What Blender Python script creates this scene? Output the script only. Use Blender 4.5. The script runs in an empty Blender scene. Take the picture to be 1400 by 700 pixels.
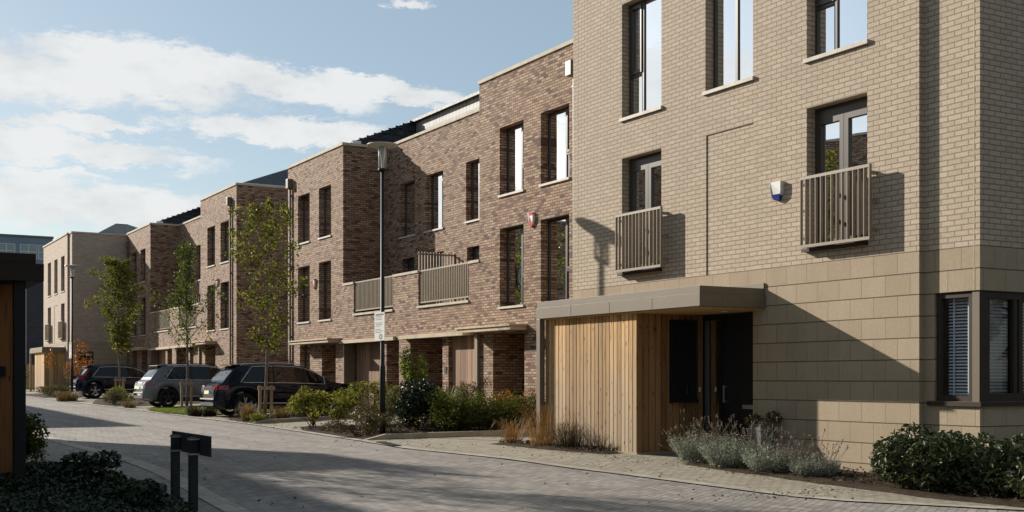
import bpy, math, random
import numpy as np
from mathutils import Vector, Matrix

scene = bpy.context.scene
COL = scene.collection
rad = math.radians
E = 1.3                      # camera height; facade heights below are measured from eye level
SUN = Vector((-1.0, 2.48, 1.085)).normalized()

# ------------------------------------------------------------------ ground profile
BP = [(-40, -1.62), (0, -1.48), (8, -1.43), (11, -1.41), (13.5, -1.37), (16.5, -1.29), (20, -1.29), (25, -1.31),
      (33, -1.30), (39, -1.27), (48, -1.16), (63, -1.02), (78, -.90), (110, -.75), (300, -.2), (700, .6)]


def lerp_tab(P, x):
    if x <= P[0][0]:
        return P[0][1]
    for (a, b), (c, d) in zip(P, P[1:]):
        if x <= c:
            return b + (d - b) * (x - a) / (c - a)
    return P[-1][1]


def sstep(t):
    t = max(0.0, min(1.0, t))
    return t * t * (3 - 2 * t)


def ground(x, y):
    return E + lerp_tab(BP, y) + .12 * sstep((x - 10.5) / 6) * sstep((y - 22) / 5)


# ------------------------------------------------------------------ materials
def new_mat(name):
    m = bpy.data.materials.new(name)
    m.use_nodes = True
    nt = m.node_tree
    for n in list(nt.nodes):
        nt.nodes.remove(n)
    out = nt.nodes.new('ShaderNodeOutputMaterial')
    return m, nt, out


def nd(nt, typ, **kw):
    n = nt.nodes.new(typ)
    for k, v in kw.items():
        setattr(n, k, v)
    return n


def setin(n, **kw):
    for k, v in kw.items():
        n.inputs[k.replace('_', ' ')].default_value = v


def principled(nt, out, rough=.6, spec=.3, metal=0.0):
    b = nd(nt, 'ShaderNodeBsdfPrincipled')
    b.inputs['Roughness'].default_value = rough
    b.inputs['Specular IOR Level'].default_value = spec
    b.inputs['Metallic'].default_value = metal
    nt.links.new(b.outputs[0], out.inputs[0])
    return b


def c4(c):
    return (c[0], c[1], c[2], 1.0)


def ramp(nt, stops, interp='LINEAR'):
    r = nd(nt, 'ShaderNodeValToRGB')
    r.color_ramp.interpolation = interp
    els = r.color_ramp.elements
    while len(els) > 1:
        els.remove(els[-1])
    els[0].position = stops[0][0]
    els[0].color = c4(stops[0][1])
    for p, c in stops[1:]:
        e = els.new(p)
        e.color = c4(c)
    return r


def noise(nt, scale, detail=4, rough=.6, vec=None):
    n = nd(nt, 'ShaderNodeTexNoise')
    setin(n, Scale=scale, Detail=detail, Roughness=rough)
    if vec is not None:
        nt.links.new(vec, n.inputs['Vector'])
    return n


def mixc(nt, fac, a, b, blend='MIX'):
    m = nd(nt, 'ShaderNodeMix', data_type='RGBA', blend_type=blend)
    for sock, v in ((m.inputs[0], fac), (m.inputs[6], a), (m.inputs[7], b)):
        if hasattr(v, 'is_linked') or hasattr(v, 'links'):
            nt.links.new(v, sock)
        elif isinstance(v, (int, float)):
            sock.default_value = v
        else:
            sock.default_value = c4(v)
    return m.outputs[2]


def math_n(nt, op, a, b=None, c=None):
    m = nd(nt, 'ShaderNodeMath', operation=op)
    for i, v in enumerate((a, b, c)):
        if v is None:
            continue
        if hasattr(v, 'links'):
            nt.links.new(v, m.inputs[i])
        else:
            m.inputs[i].default_value = v
    return m.outputs[0]


def pos_node(nt):
    return nd(nt, 'ShaderNodeNewGeometry').outputs['Position']


def sepxyz(nt, v):
    s = nd(nt, 'ShaderNodeSeparateXYZ')
    nt.links.new(v, s.inputs[0])
    return s.outputs


def comb(nt, x, y, z=0.0):
    c = nd(nt, 'ShaderNodeCombineXYZ')
    for i, v in enumerate((x, y, z)):
        if hasattr(v, 'links'):
            nt.links.new(v, c.inputs[i])
        else:
            c.inputs[i].default_value = v
    return c.outputs[0]


def bump(nt, height, strength, dist, bsdf):
    b = nd(nt, 'ShaderNodeBump')
    setin(b, Strength=strength, Distance=dist)
    nt.links.new(height, b.inputs['Height'])
    nt.links.new(b.outputs[0], bsdf.inputs['Normal'])


def masonry(name, stops, mortar, w, h, m, z_off=0.0, flat=False, rough=.85, stain=.25, bumpd=.006, grain=60, offset=.5, smooth=.1, rot=0.0, graincol=.18, bstr=.8, drift_amt=.35, groove=None, wear=None, wob=.012):
    """brick, block or sett pattern in metres; walls use (x+y, z), ground uses (x, y)"""
    mt, nt, out = new_mat(name)
    b = principled(nt, out, rough, .25)
    pos = pos_node(nt)
    s = sepxyz(nt, pos)
    if flat:
        if rot:
            ca, sa = math.cos(rot), math.sin(rot)
            u = math_n(nt, 'ADD', math_n(nt, 'MULTIPLY', s[0], ca), math_n(nt, 'MULTIPLY', s[1], sa))
            v = math_n(nt, 'SUBTRACT', math_n(nt, 'MULTIPLY', s[1], ca), math_n(nt, 'MULTIPLY', s[0], sa))
            vec = comb(nt, u, v)
        else:
            vec = comb(nt, s[0], s[1])
    else:
        vec = comb(nt, math_n(nt, 'ADD', s[0], s[1]), math_n(nt, 'SUBTRACT', s[2], z_off))
    # slightly wandering joints
    wobn = noise(nt, 9.0, 3, .6, pos)
    wv = nd(nt, 'ShaderNodeVectorMath', operation='SCALE')
    sub = nd(nt, 'ShaderNodeVectorMath', operation='SUBTRACT')
    nt.links.new(wobn.outputs['Color'], sub.inputs[0])
    sub.inputs[1].default_value = (.5, .5, .5)
    nt.links.new(sub.outputs[0], wv.inputs[0])
    wv.inputs['Scale'].default_value = min(wob, m * 2)
    add = nd(nt, 'ShaderNodeVectorMath', operation='ADD')
    nt.links.new(vec, add.inputs[0])
    nt.links.new(wv.outputs[0], add.inputs[1])
    br = nd(nt, 'ShaderNodeTexBrick', offset=offset, squash=1.0)
    setin(br, Scale=1.0, Mortar_Size=m, Mortar_Smooth=smooth, Bias=0.0, Brick_Width=w, Row_Height=h)
    br.inputs['Color1'].default_value = (0, 0, 0, 1)
    br.inputs['Color2'].default_value = (1, 1, 1, 1)
    br.inputs['Mortar'].default_value = (.5, .5, .5, 1)
    nt.links.new(add.outputs[0], br.inputs['Vector'])
    # regional drift so that the mix is not the same everywhere
    drift = noise(nt, .5, 3, .6, pos)
    t = math_n(nt, 'ADD', br.outputs['Color'], math_n(nt, 'MULTIPLY', math_n(nt, 'SUBTRACT', drift.outputs[0], .5), drift_amt))
    rp = ramp(nt, stops)
    nt.links.new(t, rp.inputs[0])
    gr = noise(nt, grain, 3, .7, pos)
    col = mixc(nt, graincol, rp.outputs[0], mixc(nt, 1.0, rp.outputs[0], gr.outputs[0], 'MULTIPLY'))
    sv = pos if flat else comb(nt, math_n(nt, 'MULTIPLY', s[0], 1.6), math_n(nt, 'MULTIPLY', s[1], 1.6), math_n(nt, 'MULTIPLY', s[2], .55))
    st = noise(nt, 1.3, 6, .68, sv)
    stf = nd(nt, 'ShaderNodeMapRange')
    setin(stf, From_Min=.35, From_Max=.75, To_Min=0.0, To_Max=stain)
    nt.links.new(st.outputs[0], stf.inputs[0])
    col = mixc(nt, stf.outputs[0], col, mixc(nt, 1.0, col, (.62, .6, .58), 'MULTIPLY'))
    col = mixc(nt, br.outputs['Fac'], col, mortar)
    hf = br.outputs['Fac']
    if groove:                                            # deep bed joints, tight cross joints
        t_ = math_n(nt, 'FRACT', math_n(nt, 'MULTIPLY', math_n(nt, 'SUBTRACT', s[2], z_off), 1 / h))
        t_ = math_n(nt, 'MULTIPLY', math_n(nt, 'ABSOLUTE', math_n(nt, 'SUBTRACT', t_, .5)), h)
        gv = nd(nt, 'ShaderNodeMapRange')
        setin(gv, From_Min=h / 2 - .010, From_Max=h / 2 - .005, To_Min=0.0, To_Max=1.0)
        nt.links.new(t_, gv.inputs[0])
        col = mixc(nt, gv.outputs[0], col, groove)
        hf = math_n(nt, 'MAXIMUM', math_n(nt, 'MULTIPLY', hf, .35), gv.outputs[0])
    if wear:                                              # tyre-polished and oily runs along the street, odd dark patches
        wn = noise(nt, 1.0, 5, .62, comb(nt, math_n(nt, 'MULTIPLY', s[0], 1.5), math_n(nt, 'MULTIPLY', s[1], .16), 0.0))
        wm = nd(nt, 'ShaderNodeMapRange')
        setin(wm, From_Min=.44, From_Max=.68, To_Min=0.0, To_Max=wear)
        nt.links.new(wn.outputs[0], wm.inputs[0])
        col = mixc(nt, wm.outputs[0], col, mixc(nt, 1.0, col, (.55, .53, .51), 'MULTIPLY'))
        wn2 = noise(nt, .45, 6, .7, pos)
        wm2 = nd(nt, 'ShaderNodeMapRange')
        setin(wm2, From_Min=.56, From_Max=.66, To_Min=0.0, To_Max=wear * .8)
        nt.links.new(wn2.outputs[0], wm2.inputs[0])
        col = mixc(nt, wm2.outputs[0], col, mixc(nt, 1.0, col, (.62, .6, .57), 'MULTIPLY'))
    nt.links.new(col, b.inputs['Base Color'])
    hgt = math_n(nt, 'ADD', math_n(nt, 'MULTIPLY', hf, -1.0), math_n(nt, 'MULTIPLY', gr.outputs[0], .35))
    bump(nt, hgt, bstr, bumpd, b)
    return mt


def plain(name, col, rough=.6, spec=.3, metal=0.0, var=.12, scale=6.0, bumpd=0.0, coat=0.0):
    mt, nt, out = new_mat(name)
    b = principled(nt, out, rough, spec, metal)
    n = noise(nt, scale, 5, .65, pos_node(nt))
    dark = tuple(c * (1 - 2 * var) for c in col)
    light = tuple(min(1, c * (1 + 1.2 * var)) for c in col)
    r = ramp(nt, [(.3, dark), (.7, light)])
    nt.links.new(n.outputs[0], r.inputs[0])
    nt.links.new(r.outputs[0], b.inputs['Base Color'])
    if coat:
        b.inputs['Coat Weight'].default_value = coat
        b.inputs['Coat Roughness'].default_value = .03
    if bumpd:
        n2 = noise(nt, scale * 8, 4, .7, pos_node(nt))
        bump(nt, n2.outputs[0], .6, bumpd, b)
    return mt


def leaf_mat(name, stops, trans=.28, rough=.5, spec=.3, warm=(1.25, 1.1, .8), glow=(1.3, 1.3, .6)):
    mt, nt, out = new_mat(name)
    g = nd(nt, 'ShaderNodeNewGeometry')
    r = ramp(nt, stops)
    nt.links.new(g.outputs['Random Per Island'], r.inputs[0])
    big = noise(nt, 2.2, 3, .6, g.outputs['Position'])
    col = mixc(nt, math_n(nt, 'MULTIPLY', big.outputs[0], .5), r.outputs[0], mixc(nt, 1.0, r.outputs[0], warm, 'MULTIPLY'))
    b = nd(nt, 'ShaderNodeBsdfPrincipled')
    setin(b, Roughness=rough)
    b.inputs['Specular IOR Level'].default_value = spec
    nt.links.new(col, b.inputs['Base Color'])
    tr = nd(nt, 'ShaderNodeBsdfTranslucent')
    nt.links.new(mixc(nt, 1.0, col, glow, 'MULTIPLY'), tr.inputs[0])
    mx = nd(nt, 'ShaderNodeMixShader')
    mx.inputs[0].default_value = trans
    nt.links.new(b.outputs[0], mx.inputs[1])
    nt.links.new(tr.outputs[0], mx.inputs[2])
    nt.links.new(mx.outputs[0], out.inputs[0])
    return mt


def timber_mat(name, fresh, grey, dark, ztop, zbot, greyness=.75, knots=True):
    mt, nt, out = new_mat(name)
    b = principled(nt, out, .75, .2)
    g = nd(nt, 'ShaderNodeNewGeometry')
    s = sepxyz(nt, g.outputs['Position'])
    rnd = g.outputs['Random Per Island']
    vec = comb(nt, math_n(nt, 'ADD', math_n(nt, 'MULTIPLY', s[0], 26.0), math_n(nt, 'MULTIPLY', rnd, 90)),
               math_n(nt, 'MULTIPLY', s[1], 26.0), math_n(nt, 'MULTIPLY', s[2], 1.6))
    gr = noise(nt, 1.0, 6, .6, vec)
    r = ramp(nt, [(.3, dark), (.48, fresh), (.75, tuple(min(1, c * 1.15) for c in fresh))])
    nt.links.new(gr.outputs[0], r.inputs[0])
    # boards weather grey towards the splash zone, each to its own degree
    wz = nd(nt, 'ShaderNodeMapRange')
    setin(wz, From_Min=ztop, From_Max=zbot, To_Min=0.0, To_Max=greyness)
    nt.links.new(s[2], wz.inputs[0])
    wn = noise(nt, .7, 4, .7, vec)
    wf = math_n(nt, 'MULTIPLY', wz.outputs[0], math_n(nt, 'ADD', math_n(nt, 'MULTIPLY', wn.outputs[0], .9), math_n(nt, 'MULTIPLY', rnd, .6)))
    wf = math_n(nt, 'MINIMUM', wf, .9)
    col = mixc(nt, wf, r.outputs[0], grey)
    tone = math_n(nt, 'ADD', .55, math_n(nt, 'MULTIPLY', rnd, .62))
    sc = nd(nt, 'ShaderNodeVectorMath', operation='SCALE')
    nt.links.new(col, sc.inputs[0])
    nt.links.new(tone, sc.inputs['Scale'])
    col = sc.outputs[0]
    if knots:
        vk = comb(nt, math_n(nt, 'ADD', math_n(nt, 'MULTIPLY', s[0], 11.0), math_n(nt, 'MULTIPLY', rnd, 40)),
                  math_n(nt, 'MULTIPLY', s[1], 11.0), math_n(nt, 'MULTIPLY', s[2], 4.0))
        vo = nd(nt, 'ShaderNodeTexVoronoi')
        setin(vo, Scale=1.0)
        nt.links.new(vk, vo.inputs['Vector'])
        kf = nd(nt, 'ShaderNodeMapRange')
        setin(kf, From_Min=.10, From_Max=.18, To_Min=.8, To_Max=0.0)
        nt.links.new(vo.outputs['Distance'], kf.inputs[0])
        col = mixc(nt, kf.outputs[0], col, (.07, .035, .018))
    nt.links.new(col, b.inputs['Base Color'])
    bump(nt, gr.outputs[0], .35, .003, b)
    return mt


def glass_mat(name, ior=2.4, tint=(.72, .76, .78)):
    mt, nt, out = new_mat(name)
    fr = nd(nt, 'ShaderNodeFresnel')
    fr.inputs[0].default_value = ior
    tr = nd(nt, 'ShaderNodeBsdfTransparent')
    tr.inputs[0].default_value = c4(tint)
    gl = nd(nt, 'ShaderNodeBsdfGlossy')
    gl.inputs['Roughness'].default_value = 0.0
    gl.inputs['Color'].default_value = (.9, .93, .96, 1)
    # toughened panes are never quite flat
    nz = noise(nt, 1.1, 1, .5, pos_node(nt))
    bp = nd(nt, 'ShaderNodeBump')
    setin(bp, Strength=.25, Distance=.012)
    nt.links.new(nz.outputs[0], bp.inputs['Height'])
    nt.links.new(bp.outputs[0], gl.inputs['Normal'])
    mx = nd(nt, 'ShaderNodeMixShader')
    nt.links.new(fr.outputs[0], mx.inputs[0])
    nt.links.new(tr.outputs[0], mx.inputs[1])
    nt.links.new(gl.outputs[0], mx.inputs[2])
    nt.links.new(mx.outputs[0], out.inputs[0])
    return mt


def ground_mat(name, a, b_, c, scale=3.0, bumpd=.02):
    mt, nt, out = new_mat(name)
    b = principled(nt, out, .95, .1)
    p = pos_node(nt)
    n1 = noise(nt, scale, 6, .7, p)
    n2 = noise(nt, scale * 14, 4, .7, p)
    r = ramp(nt, [(.3, a), (.5, b_), (.72, c)])
    nt.links.new(math_n(nt, 'ADD', math_n(nt, 'MULTIPLY', n1.outputs[0], .45), math_n(nt, 'MULTIPLY', n2.outputs[0], .55)), r.inputs[0])
    nt.links.new(r.outputs[0], b.inputs['Base Color'])
    bump(nt, n2.outputs[0], .8, bumpd, b)
    return mt


M = {}
STONE_Z = 1.756 + E
M['tan'] = masonry('tan_brick', [(.0, (.54, .444, .335)), (.35, (.572, .471, .358)), (.7, (.592, .489, .373)), (1.0, (.625, .52, .40))],
                   (.25, .19, .135), .225, .075, .008, STONE_Z, drift_amt=.2, stain=.2, graincol=.45, bumpd=.009, grain=38, wob=.02)
M['tan_far'] = masonry('cream_brick', [(.0, (.50, .395, .31)), (.5, (.575, .455, .36)), (1.0, (.63, .51, .41))], (.24, .19, .15), .225, .075, .0065, STONE_Z, stain=.2, graincol=.4)
M['brown'] = masonry('brown_brick', [(.0, (.12, .056, .042)), (.10, (.22, .112, .078)), (.24, (.34, .192, .122)), (.5, (.42, .27, .172)),
                                     (.76, (.48, .325, .212)), (.93, (.57, .415, .285)), (1.0, (.35, .235, .175))],
                     (.10, .072, .052), .225, .075, .0115, STONE_Z, stain=.3, graincol=.4, drift_amt=.12)
M['stone'] = masonry('buff_stone_block', [(.0, (.42, .334, .232)), (.5, (.445, .356, .249)), (1.0, (.468, .378, .267))],
                     (.235, .182, .125), .45, .30, .006, STONE_Z, stain=.4, bumpd=.008, grain=25, graincol=.35, groove=(.13, .098, .065))
M['coping'] = plain('pale_cast_stone', (.52, .455, .36), .8, .2, scale=3, bumpd=.002)
M['lintel'] = plain('buff_cast_stone', (.50, .41, .29), .8, .2, scale=4, bumpd=.002)
M['sill'] = plain('pale_sill', (.50, .45, .375), .6, .3, scale=5)
M['road'] = masonry('grey_block_road', [(.0, (.245, .225, .205)), (.5, (.315, .288, .262)), (1.0, (.385, .35, .315))], (.165, .148, .13),
                    .2, .1, .008, flat=True, wear=.6, stain=.55, grain=40, bumpd=.004, rot=.6)
M['path'] = masonry('buff_block_paving', [(.0, (.29, .255, .195)), (.5, (.36, .32, .25)), (1.0, (.42, .375, .295))], (.14, .12, .088),
                    .2, .1, .009, flat=True, wear=.4, stain=.4, grain=40, bumpd=.004)
M['sett'] = masonry('pale_kerb_sett', [(.0, (.33, .30, .245)), (1.0, (.43, .395, .325))], (.17, .15, .12),
                    .6, .3, .008, flat=True, stain=.35, grain=30, bumpd=.005)
M['kerb'] = plain('concrete_kerb', (.33, .30, .245), .9, .2, scale=4, bumpd=.004)
M['soil'] = ground_mat('bark_mulch', (.018, .013, .009), (.05, .036, .024), (.12, .09, .06), 5, .04)
M['earth'] = ground_mat('rough_ground', (.06, .05, .04), (.10, .085, .07), (.15, .13, .105), 1.0, .03)
M['cap'] = plain('pale_grey_metal', (.46, .43, .38), .5, .3, .0, var=.04, scale=2)
M['khaki'] = plain('khaki_metal', (.155, .124, .086), .45, .4, .0, var=.04, scale=2)
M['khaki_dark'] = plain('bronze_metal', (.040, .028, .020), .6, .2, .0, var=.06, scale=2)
M['rail'] = plain('champagne_metal', (.27, .222, .165), .4, .45, .0, var=.05, scale=2)
M['black'] = plain('black_powder_coat', (.014, .016, .019), .55, .25, .0, var=.1, scale=3)
M['bollard'] = plain('dark_green_grey_paint', (.022, .025, .028), .6, .25, var=.12, scale=9)
M['frame'] = plain('dark_grey_frame', (.032, .031, .031), .4, .45, var=.06, scale=2)
M['frame_tan'] = plain('bronze_grey_frame', (.058, .045, .034), .35, .5, var=.06, scale=2)
M['door'] = plain('black_door_paint', (.012, .013, .015), .35, .5, var=.08, scale=2)
M['white'] = plain('white_plastic', (.62, .62, .60), .4, .4, var=.03)
M['steel'] = plain('brushed_steel', (.45, .45, .44), .35, .5, .6, var=.05)
M['pot'] = plain('grey_pot', (.16, .155, .145), .8, .2, var=.1)
M['blue'] = plain('blue_plastic', (.02, .035, .22), .35, .5, var=.04)
M['red'] = plain('red_plastic', (.45, .03, .025), .35, .5, var=.04)
M['net'] = plain('white_net', (.78, .77, .74), .9, .1, var=.04)
M['curtain'] = plain('pale_curtain', (.48, .48, .47), .9, .1, var=.05)
M['blind'] = plain('pale_blind_slats', (.74, .78, .82), .5, .3, var=.03)
M['room'] = plain('room_surface', (.25, .22, .19), .9, .1, var=.05)
M['tile'] = masonry('slate_tile', [(.0, (.032, .036, .044)), (1.0, (.062, .068, .078))], (.012, .012, .014), .3, .22, .012, STONE_Z, rough=.5, stain=.3, bumpd=.03, grain=12)
M['tile_pale'] = masonry('tile_hanging', [(.0, (.25, .24, .225)), (1.0, (.33, .315, .295))], (.09, .085, .08), .26, .52, .014, 8.15 + E, rough=.55, stain=.3, bumpd=.01, grain=12, offset=0)
M['fascia'] = plain('white_fascia', (.70, .70, .68), .5, .3, var=.03)
M['flat_roof'] = plain('grey_roof_membrane', (.16, .16, .16), .9, .1, var=.1)
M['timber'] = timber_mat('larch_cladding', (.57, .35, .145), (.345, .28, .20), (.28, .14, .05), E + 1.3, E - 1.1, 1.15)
M['timber_shade_side'] = timber_mat('shaded_side_larch', (.33, .165, .062), (.26, .17, .10), (.17, .075, .028), E + 1.1, E - 1.3, .55)  # side boards of the store: less weathered, with their shade put into the colour
M['timber_shade_left'] = timber_mat('shaded_left_timber', (.30, .13, .045), (.22, .12, .06), (.16, .065, .02), E + 1.1, E - 1.3, .3)  # orange-brown stain, darkened so the left store's shade is in its colour
M['garage'] = timber_mat('stained_timber_door', (.33, .20, .125), (.30, .2, .13), (.19, .11, .065), E + 1.3, E - 1.2, .3, False)
M['stake'] = timber_mat('softwood_stake', (.40, .29, .18), (.36, .31, .25), (.25, .17, .10), E + .2, E - 1.3, .5, False)
M['bark'] = plain('pale_bark', (.23, .19, .15), .9, .1, var=.3, scale=14, bumpd=.01)
M['stem'] = plain('shrub_stem', (.11, .075, .045), .9, .1, var=.25, scale=14)
M['glass'] = glass_mat('window_glass', 1.95)
M['glass_thin'] = glass_mat('clear_window_glass', 1.45, (.86, .88, .9))
M['clear'] = glass_mat('clear_glass', 1.5, (.9, .91, .9))
M['navy'] = masonry('navy_brick', [(.0, (.045, .047, .058)), (1.0, (.075, .077, .09))], (.04, .04, .045), .225, .075, .008, 0, stain=.2)
M['grey_clad'] = plain('blue_grey_cladding', (.17, .22, .27), .55, .4, var=.08, scale=.6)
M['car_glass'] = plain('tinted_glass', (.006, .007, .009), .03, .45, var=.05)
M['tyre'] = plain('tyre_rubber', (.016, .016, .017), .85, .2, var=.1, scale=20)
M['alloy'] = plain('alloy_wheel', (.42, .42, .42), .3, .5, .8, var=.06)
M['dark_alloy'] = plain('black_alloy_wheel', (.025, .025, .027), .3, .5, .3, var=.06)
M['trim'] = plain('black_plastic_trim', (.022, .022, .023), .55, .3, var=.08)
M['chrome'] = plain('satin_chrome', (.62, .62, .61), .35, .5, .7, var=.03)
M['tail'] = plain('red_lamp', (.30, .012, .016), .12, .7, var=.2, scale=14)
M['plate_y'] = plain('yellow_plate', (.55, .45, .16), .5, .4, var=.04)
M['lens'] = plain('headlamp_lens', (.55, .57, .6), .08, .7, var=.05)

# ------------------------------------------------------------------ objects
ROOTS = []


def props(o, label=None, cat=None, group=None, kind=None):
    if label:
        o['label'] = label
    if cat:
        o['category'] = cat
    if group:
        o['group'] = group
    if kind:
        o['kind'] = kind
    return o


def thing(name, label, cat, loc, group=None, rz=0.0):
    o = bpy.data.objects.new(name, None)
    o.empty_display_size = .3
    o.matrix_world = Matrix.Translation(Vector(loc)) @ Matrix.Rotation(rz, 4, 'Z')
    COL.objects.link(o)
    return props(o, label, cat, group)


def chain_world(o):
    m = o.matrix_basis.copy()
    while o.parent:
        m = o.parent.matrix_basis @ o.matrix_parent_inverse @ m
        o = o.parent
    return m


def attach(o, parent, local=False):
    """parent o; local=True means its mesh is written in the parent's own space"""
    o.parent = parent
    if not local:
        o.matrix_parent_inverse = chain_world(parent).inverted()


class MB:
    def __init__(s):
        s.v, s.f, s.mi = [], [], []

    def quad(s, a, b, c, d, m=0):
        n = len(s.v)
        s.v += [tuple(a), tuple(b), tuple(c), tuple(d)]
        s.f.append((n, n + 1, n + 2, n + 3))
        s.mi.append(m)

    def poly(s, pts, m=0):
        n = len(s.v)
        s.v += [tuple(p) for p in pts]
        s.f.append(tuple(range(n, n + len(pts))))
        s.mi.append(m)

    def hexa(s, p, m=0):
        """8 corners: bottom 4 then top 4"""
        n = len(s.v)
        s.v += [tuple(q) for q in p]
        for f in ((3, 2, 1, 0), (4, 5, 6, 7), (0, 1, 5, 4), (1, 2, 6, 5), (2, 3, 7, 6), (3, 0, 4, 7)):
            s.f.append(tuple(n + i for i in f))
            s.mi.append(m)

    def box(s, x0, x1, y0, y1, z0, z1, m=0):
        s.hexa([(x0, y0, z0), (x1, y0, z0), (x1, y1, z0), (x0, y1, z0), (x0, y0, z1), (x1, y0, z1), (x1, y1, z1), (x0, y1, z1)], m)

    def pbox(s, P, u0, u1, z0, z1, d0, d1, m=0):
        s.hexa([P(u0, z0, d0), P(u1, z0, d0), P(u1, z0, d1), P(u0, z0, d1), P(u0, z1, d0), P(u1, z1, d0), P(u1, z1, d1), P(u0, z1, d1)], m)

    def tube(s, pts, r, n=6, m=0, cap=True):
        pts = [Vector(p) for p in pts]
        rs = r if isinstance(r, (list, tuple)) else [r] * len(pts)
        base = len(s.v)
        ref = None
        for i, p in enumerate(pts):
            t = (pts[min(i + 1, len(pts) - 1)] - pts[max(i - 1, 0)]).normalized()
            if ref is None or abs(ref.dot(t)) > .95:
                ref = Vector((0, 0, 1)) if abs(t.z) < .9 else Vector((1, 0, 0))
            a = t.cross(ref).normalized()
            ref = a.cross(t)
            b = t.cross(a)
            for k in range(n):
                an = 2 * math.pi * k / n
                s.v.append(tuple(p + (a * math.cos(an) + b * math.sin(an)) * rs[i]))
        for i in range(len(pts) - 1):
            for k in range(n):
                k2 = (k + 1) % n
                s.f.append((base + i * n + k, base + i * n + k2, base + (i + 1) * n + k2, base + (i + 1) * n + k))
                s.mi.append(m)
        if cap:
            s.f.append(tuple(base + k for k in range(n))[::-1])
            s.f.append(tuple(base + (len(pts) - 1) * n + k for k in range(n)))
            s.mi += [m, m]

    def lathe(s, c, prof, n=24, axis='Z', m=0):
        """profile of (radius, along) spun round an axis through c"""
        c = Vector(c)
        base = len(s.v)
        for (r, h) in prof:
            for k in range(n):
                a = 2 * math.pi * k / n
                if axis == 'Z':
                    q = c + Vector((r * math.cos(a), r * math.sin(a), h))
                elif axis == 'Y':
                    q = c + Vector((r * math.cos(a), h, r * math.sin(a)))
                else:
                    q = c + Vector((h, r * math.cos(a), r * math.sin(a)))
                s.v.append(tuple(q))
        for i in range(len(prof) - 1):
            for k in range(n):
                k2 = (k + 1) % n
                s.f.append((base + i * n + k, base + i * n + k2, base + (i + 1) * n + k2, base + (i + 1) * n + k))
                s.mi.append(m)

    def build(s, name, mat, parent=None, smooth=False, local=False, bevel=0.0):
        me = bpy.data.meshes.new(name)
        me.from_pydata(s.v, [], s.f)
        mats = mat if isinstance(mat, (list, tuple)) else [mat]
        for mm in mats:
            me.materials.append(mm)
        if len(mats) > 1:
            me.polygons.foreach_set('material_index', s.mi)
        if smooth:
            me.polygons.foreach_set('use_smooth', [True] * len(me.polygons))
        me.validate()
        me.update()
        o = bpy.data.objects.new(name, me)
        COL.objects.link(o)
        if parent is not None:
            attach(o, parent, local)
        if bevel:
            b = o.modifiers.new('edge', 'BEVEL')
            b.width = bevel
            b.segments = 2
            b.limit_method = 'ANGLE'
        return o


def one(fn, name, mat, parent=None, **kw):
    b = MB()
    fn(b)
    return b.build(name, mat, parent, **kw)


def pieces(name, mb, mat, parent, **kw):
    """one object per loose piece of a builder"""
    par = list(range(len(mb.v)))

    def find(i):
        while par[i] != i:
            par[i] = par[par[i]]
            i = par[i]
        return i
    for f in mb.f:
        a = find(f[0])
        for j in f[1:]:
            par[find(j)] = a
    groups = {}
    for f in mb.f:
        groups.setdefault(find(f[0]), []).append(f)
    out = []
    for fs in groups.values():
        ids = sorted({i for f in fs for i in f})
        mp = {k: n for n, k in enumerate(ids)}
        q = MB()
        q.v = [mb.v[i] for i in ids]
        q.f = [tuple(mp[i] for i in f) for f in fs]
        q.mi = [0] * len(fs)
        out.append(q.build(name, mat, parent, **kw))
    return out


# planes: u runs along the wall, z is height above eye level, d goes into the wall
def west(X):
    return lambda u, z, d: (X + d, u, z + E)          # faces the street from its east side


def south(Y):
    return lambda u, z, d: (u, Y + d, z + E)          # faces back towards the camera


def east(X):
    return lambda u, z, d: (X - d, u, z + E)          # faces the street from its west side


def north(Y):
    return lambda u, z, d: (u, Y - d, z + E)


def wall(mb, P, u0, u1, z0, z1, holes=(), m=0):
    """a wall face with real openings; each hole is (u0,u1,z0,z1,reveal[,closed])"""
    us = sorted({u0, u1, *[v for h in holes for v in h[:2] if u0 < v < u1]})
    zs = sorted({z0, z1, *[v for h in holes for v in h[2:4] if z0 < v < z1]})
    for a, b in zip(us, us[1:]):
        for c, d in zip(zs, zs[1:]):
            uc, zc = (a + b) / 2, (c + d) / 2
            if any(h[0] < uc < h[1] and h[2] < zc < h[3] for h in holes):
                continue
            mb.quad(P(a, c, 0), P(b, c, 0), P(b, d, 0), P(a, d, 0), m)
    for h in holes:
        a, b, c, d, r = h[:5]
        ca, cb, cc, cd = max(a, u0), min(b, u1), max(c, z0), min(d, z1)
        if ca >= cb or cc >= cd:
            continue
        if a > u0:
            mb.quad(P(a, cc, 0), P(a, cd, 0), P(a, cd, r), P(a, cc, r), m)
        if b < u1:
            mb.quad(P(b, cc, 0), P(b, cd, 0), P(b, cd, r), P(b, cc, r), m)
        if c > z0:
            mb.quad(P(ca, c, 0), P(cb, c, 0), P(cb, c, r), P(ca, c, r), m)
        if d < z1:
            mb.quad(P(ca, d, 0), P(cb, d, 0), P(cb, d, r), P(ca, d, r), m)
        if len(h) > 5 and h[5]:
            mb.quad(P(a, c, r), P(b, c, r), P(b, d, r), P(a, d, r), m)


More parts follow.
